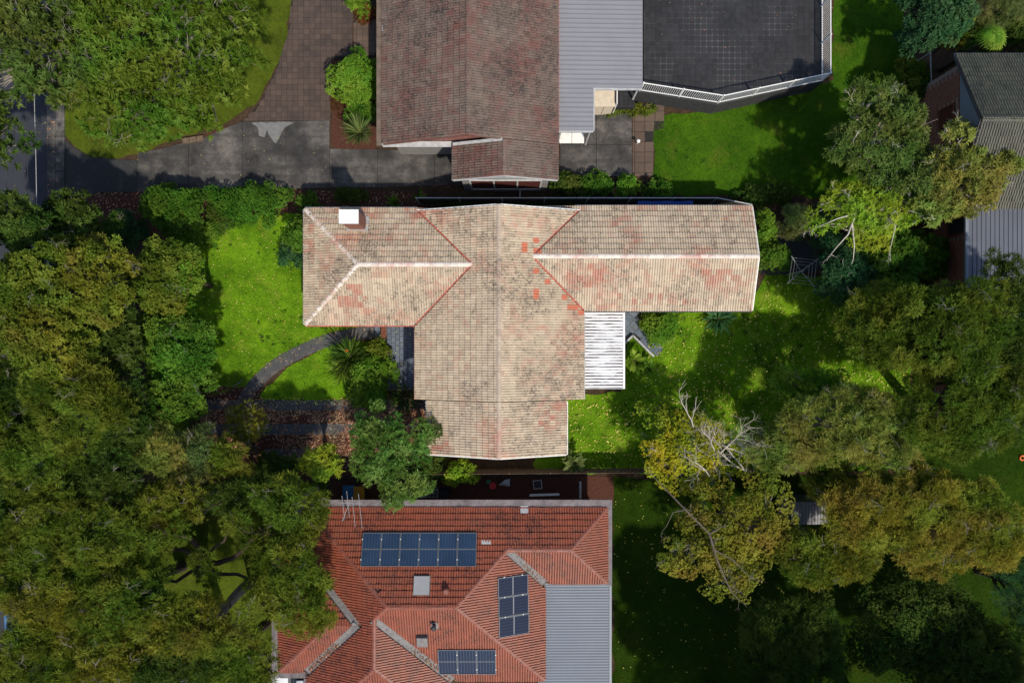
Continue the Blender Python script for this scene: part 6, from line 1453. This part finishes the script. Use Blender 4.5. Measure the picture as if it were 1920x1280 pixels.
litter('fallen_leaves', pix([(1062, 740), (1050, 880), (1700, 880), (1700, 560), (1440, 515), (1420, 590), (1230, 590), (1175, 740)]), 15, 'litter_yellow', 0.11, 0.06, 'pale yellow leaves speckling the back lawn')
litter('fallen_leaves', pix([(330, 450), (560, 410), (570, 600), (460, 715), (330, 700)]), 9, 'litter_yellow', 0.075, 0.06, 'pale yellow leaves speckling the front lawn')
litter('fallen_leaves', pix([(490, 745), (720, 745), (720, 757), (480, 760)]), 40, 'litter_yellow', 0.10, 0.03, 'pale dry leaves along the edge of the upper driveway strip')
litter('fallen_leaves', pix([(1150, 905), (1500, 905), (1500, 1260), (1150, 1260)]), 2.2, 'litter_yellow', 0.08, 0.06, 'sparse pale leaves on the shaded lower lawn')
litter('fallen_leaves', pix([(90, 200), (106, 200), (106, 372), (90, 372)]), 25, 'litter_brown', 0.10, 0.06, 'reddish leaves lying along the kerb')
litter('fallen_leaves', pix([(165, 362), (590, 358), (800, 362), (800, 384), (420, 400), (170, 400)]), 50, 'litter_brown', 0.10, 0.02, 'brown leaves on the mulch bed below the concrete driveway')
litter('fallen_leaves', pix([(728, 612), (780, 612), (780, 728), (728, 728)]), 4, 'litter_yellow', 0.09, 0.06, 'few pale leaves on the slate patio')
litter('fallen_leaves', pix([(1215, 5), (1540, 5), (1540, 145), (1346, 190), (1215, 165)]), 0.9, 'litter_brown', 0.09, 1.53, 'few dry leaves on the charcoal terrace')
litter('fallen_leaves', pix([(258, 345), (850, 335), (850, 350), (258, 362)]), 14, 'litter_brown', 0.08, 0.03, 'dry leaves along the lower edge of the concrete driveway')
litter('fallen_leaves', pix([(60, 200), (90, 200), (90, 380), (10, 380), (10, 300)]), 1.5, 'litter_yellow', 0.07, 0.0, 'few pale leaves on the road')
litter('fallen_leaves', pix([(258, 290), (450, 240), (620, 230), (620, 350), (258, 358)]), 1.2, 'litter_yellow', 0.06, 0.03, 'few pale leaves on the concrete driveway')

# debris caught in the roof valleys of the orange house
def valley_litter(p0, p1, dens, label):
    p0, p1 = np.array(p0), np.array(p1); n = int(np.linalg.norm(p1 - p0) * dens); t_ = rng.random(n) ** 0.8; c = p0 + (p1 - p0) * t_[:, None] + rng.normal(size=(n, 3)) * np.array([0.09, 0.09, 0.0]) + np.array([0, 0, 0.12])
    a_ = rng.random(n) * 6.28; u = np.stack([np.cos(a_), np.sin(a_), rng.normal(size=n) * 0.3], 1); w_ = np.stack([-np.sin(a_), np.cos(a_), rng.normal(size=n) * 0.3], 1); s_ = (0.10 * (0.6 + 0.8 * rng.random(n)))[:, None]
    o = np_mesh('fallen_leaves', np.stack([c - u * s_ * 0.5, c + w_ * s_ * 0.27, c + u * s_ * 0.5, c - w_ * s_ * 0.27], 1)[:, ::-1], rng.random(n) * 0.9 + 0.02, M['litter_brown']); o['kind'] = 'stuff'; o['label'] = label; o['category'] = 'fallen leaves'
valley_litter((-11.09, -17.86, 3), (-9.2, -16.0, 3.75), 60, 'dry leaves caught in the lower left valley of the orange roof')
valley_litter((-3.21, -18.31, 3), (-5.2, -16.3, 3.8), 35, 'dry leaves caught in the lower middle valley of the orange roof')
valley_litter((1.6, -12.9, 3.05), (0.6, -11.9, 3.45), 25, 'dry leaves caught in the right valley of the orange roof')
for o in bpy.data.objects:
    if '_o' in o.keys(): del o['_o']
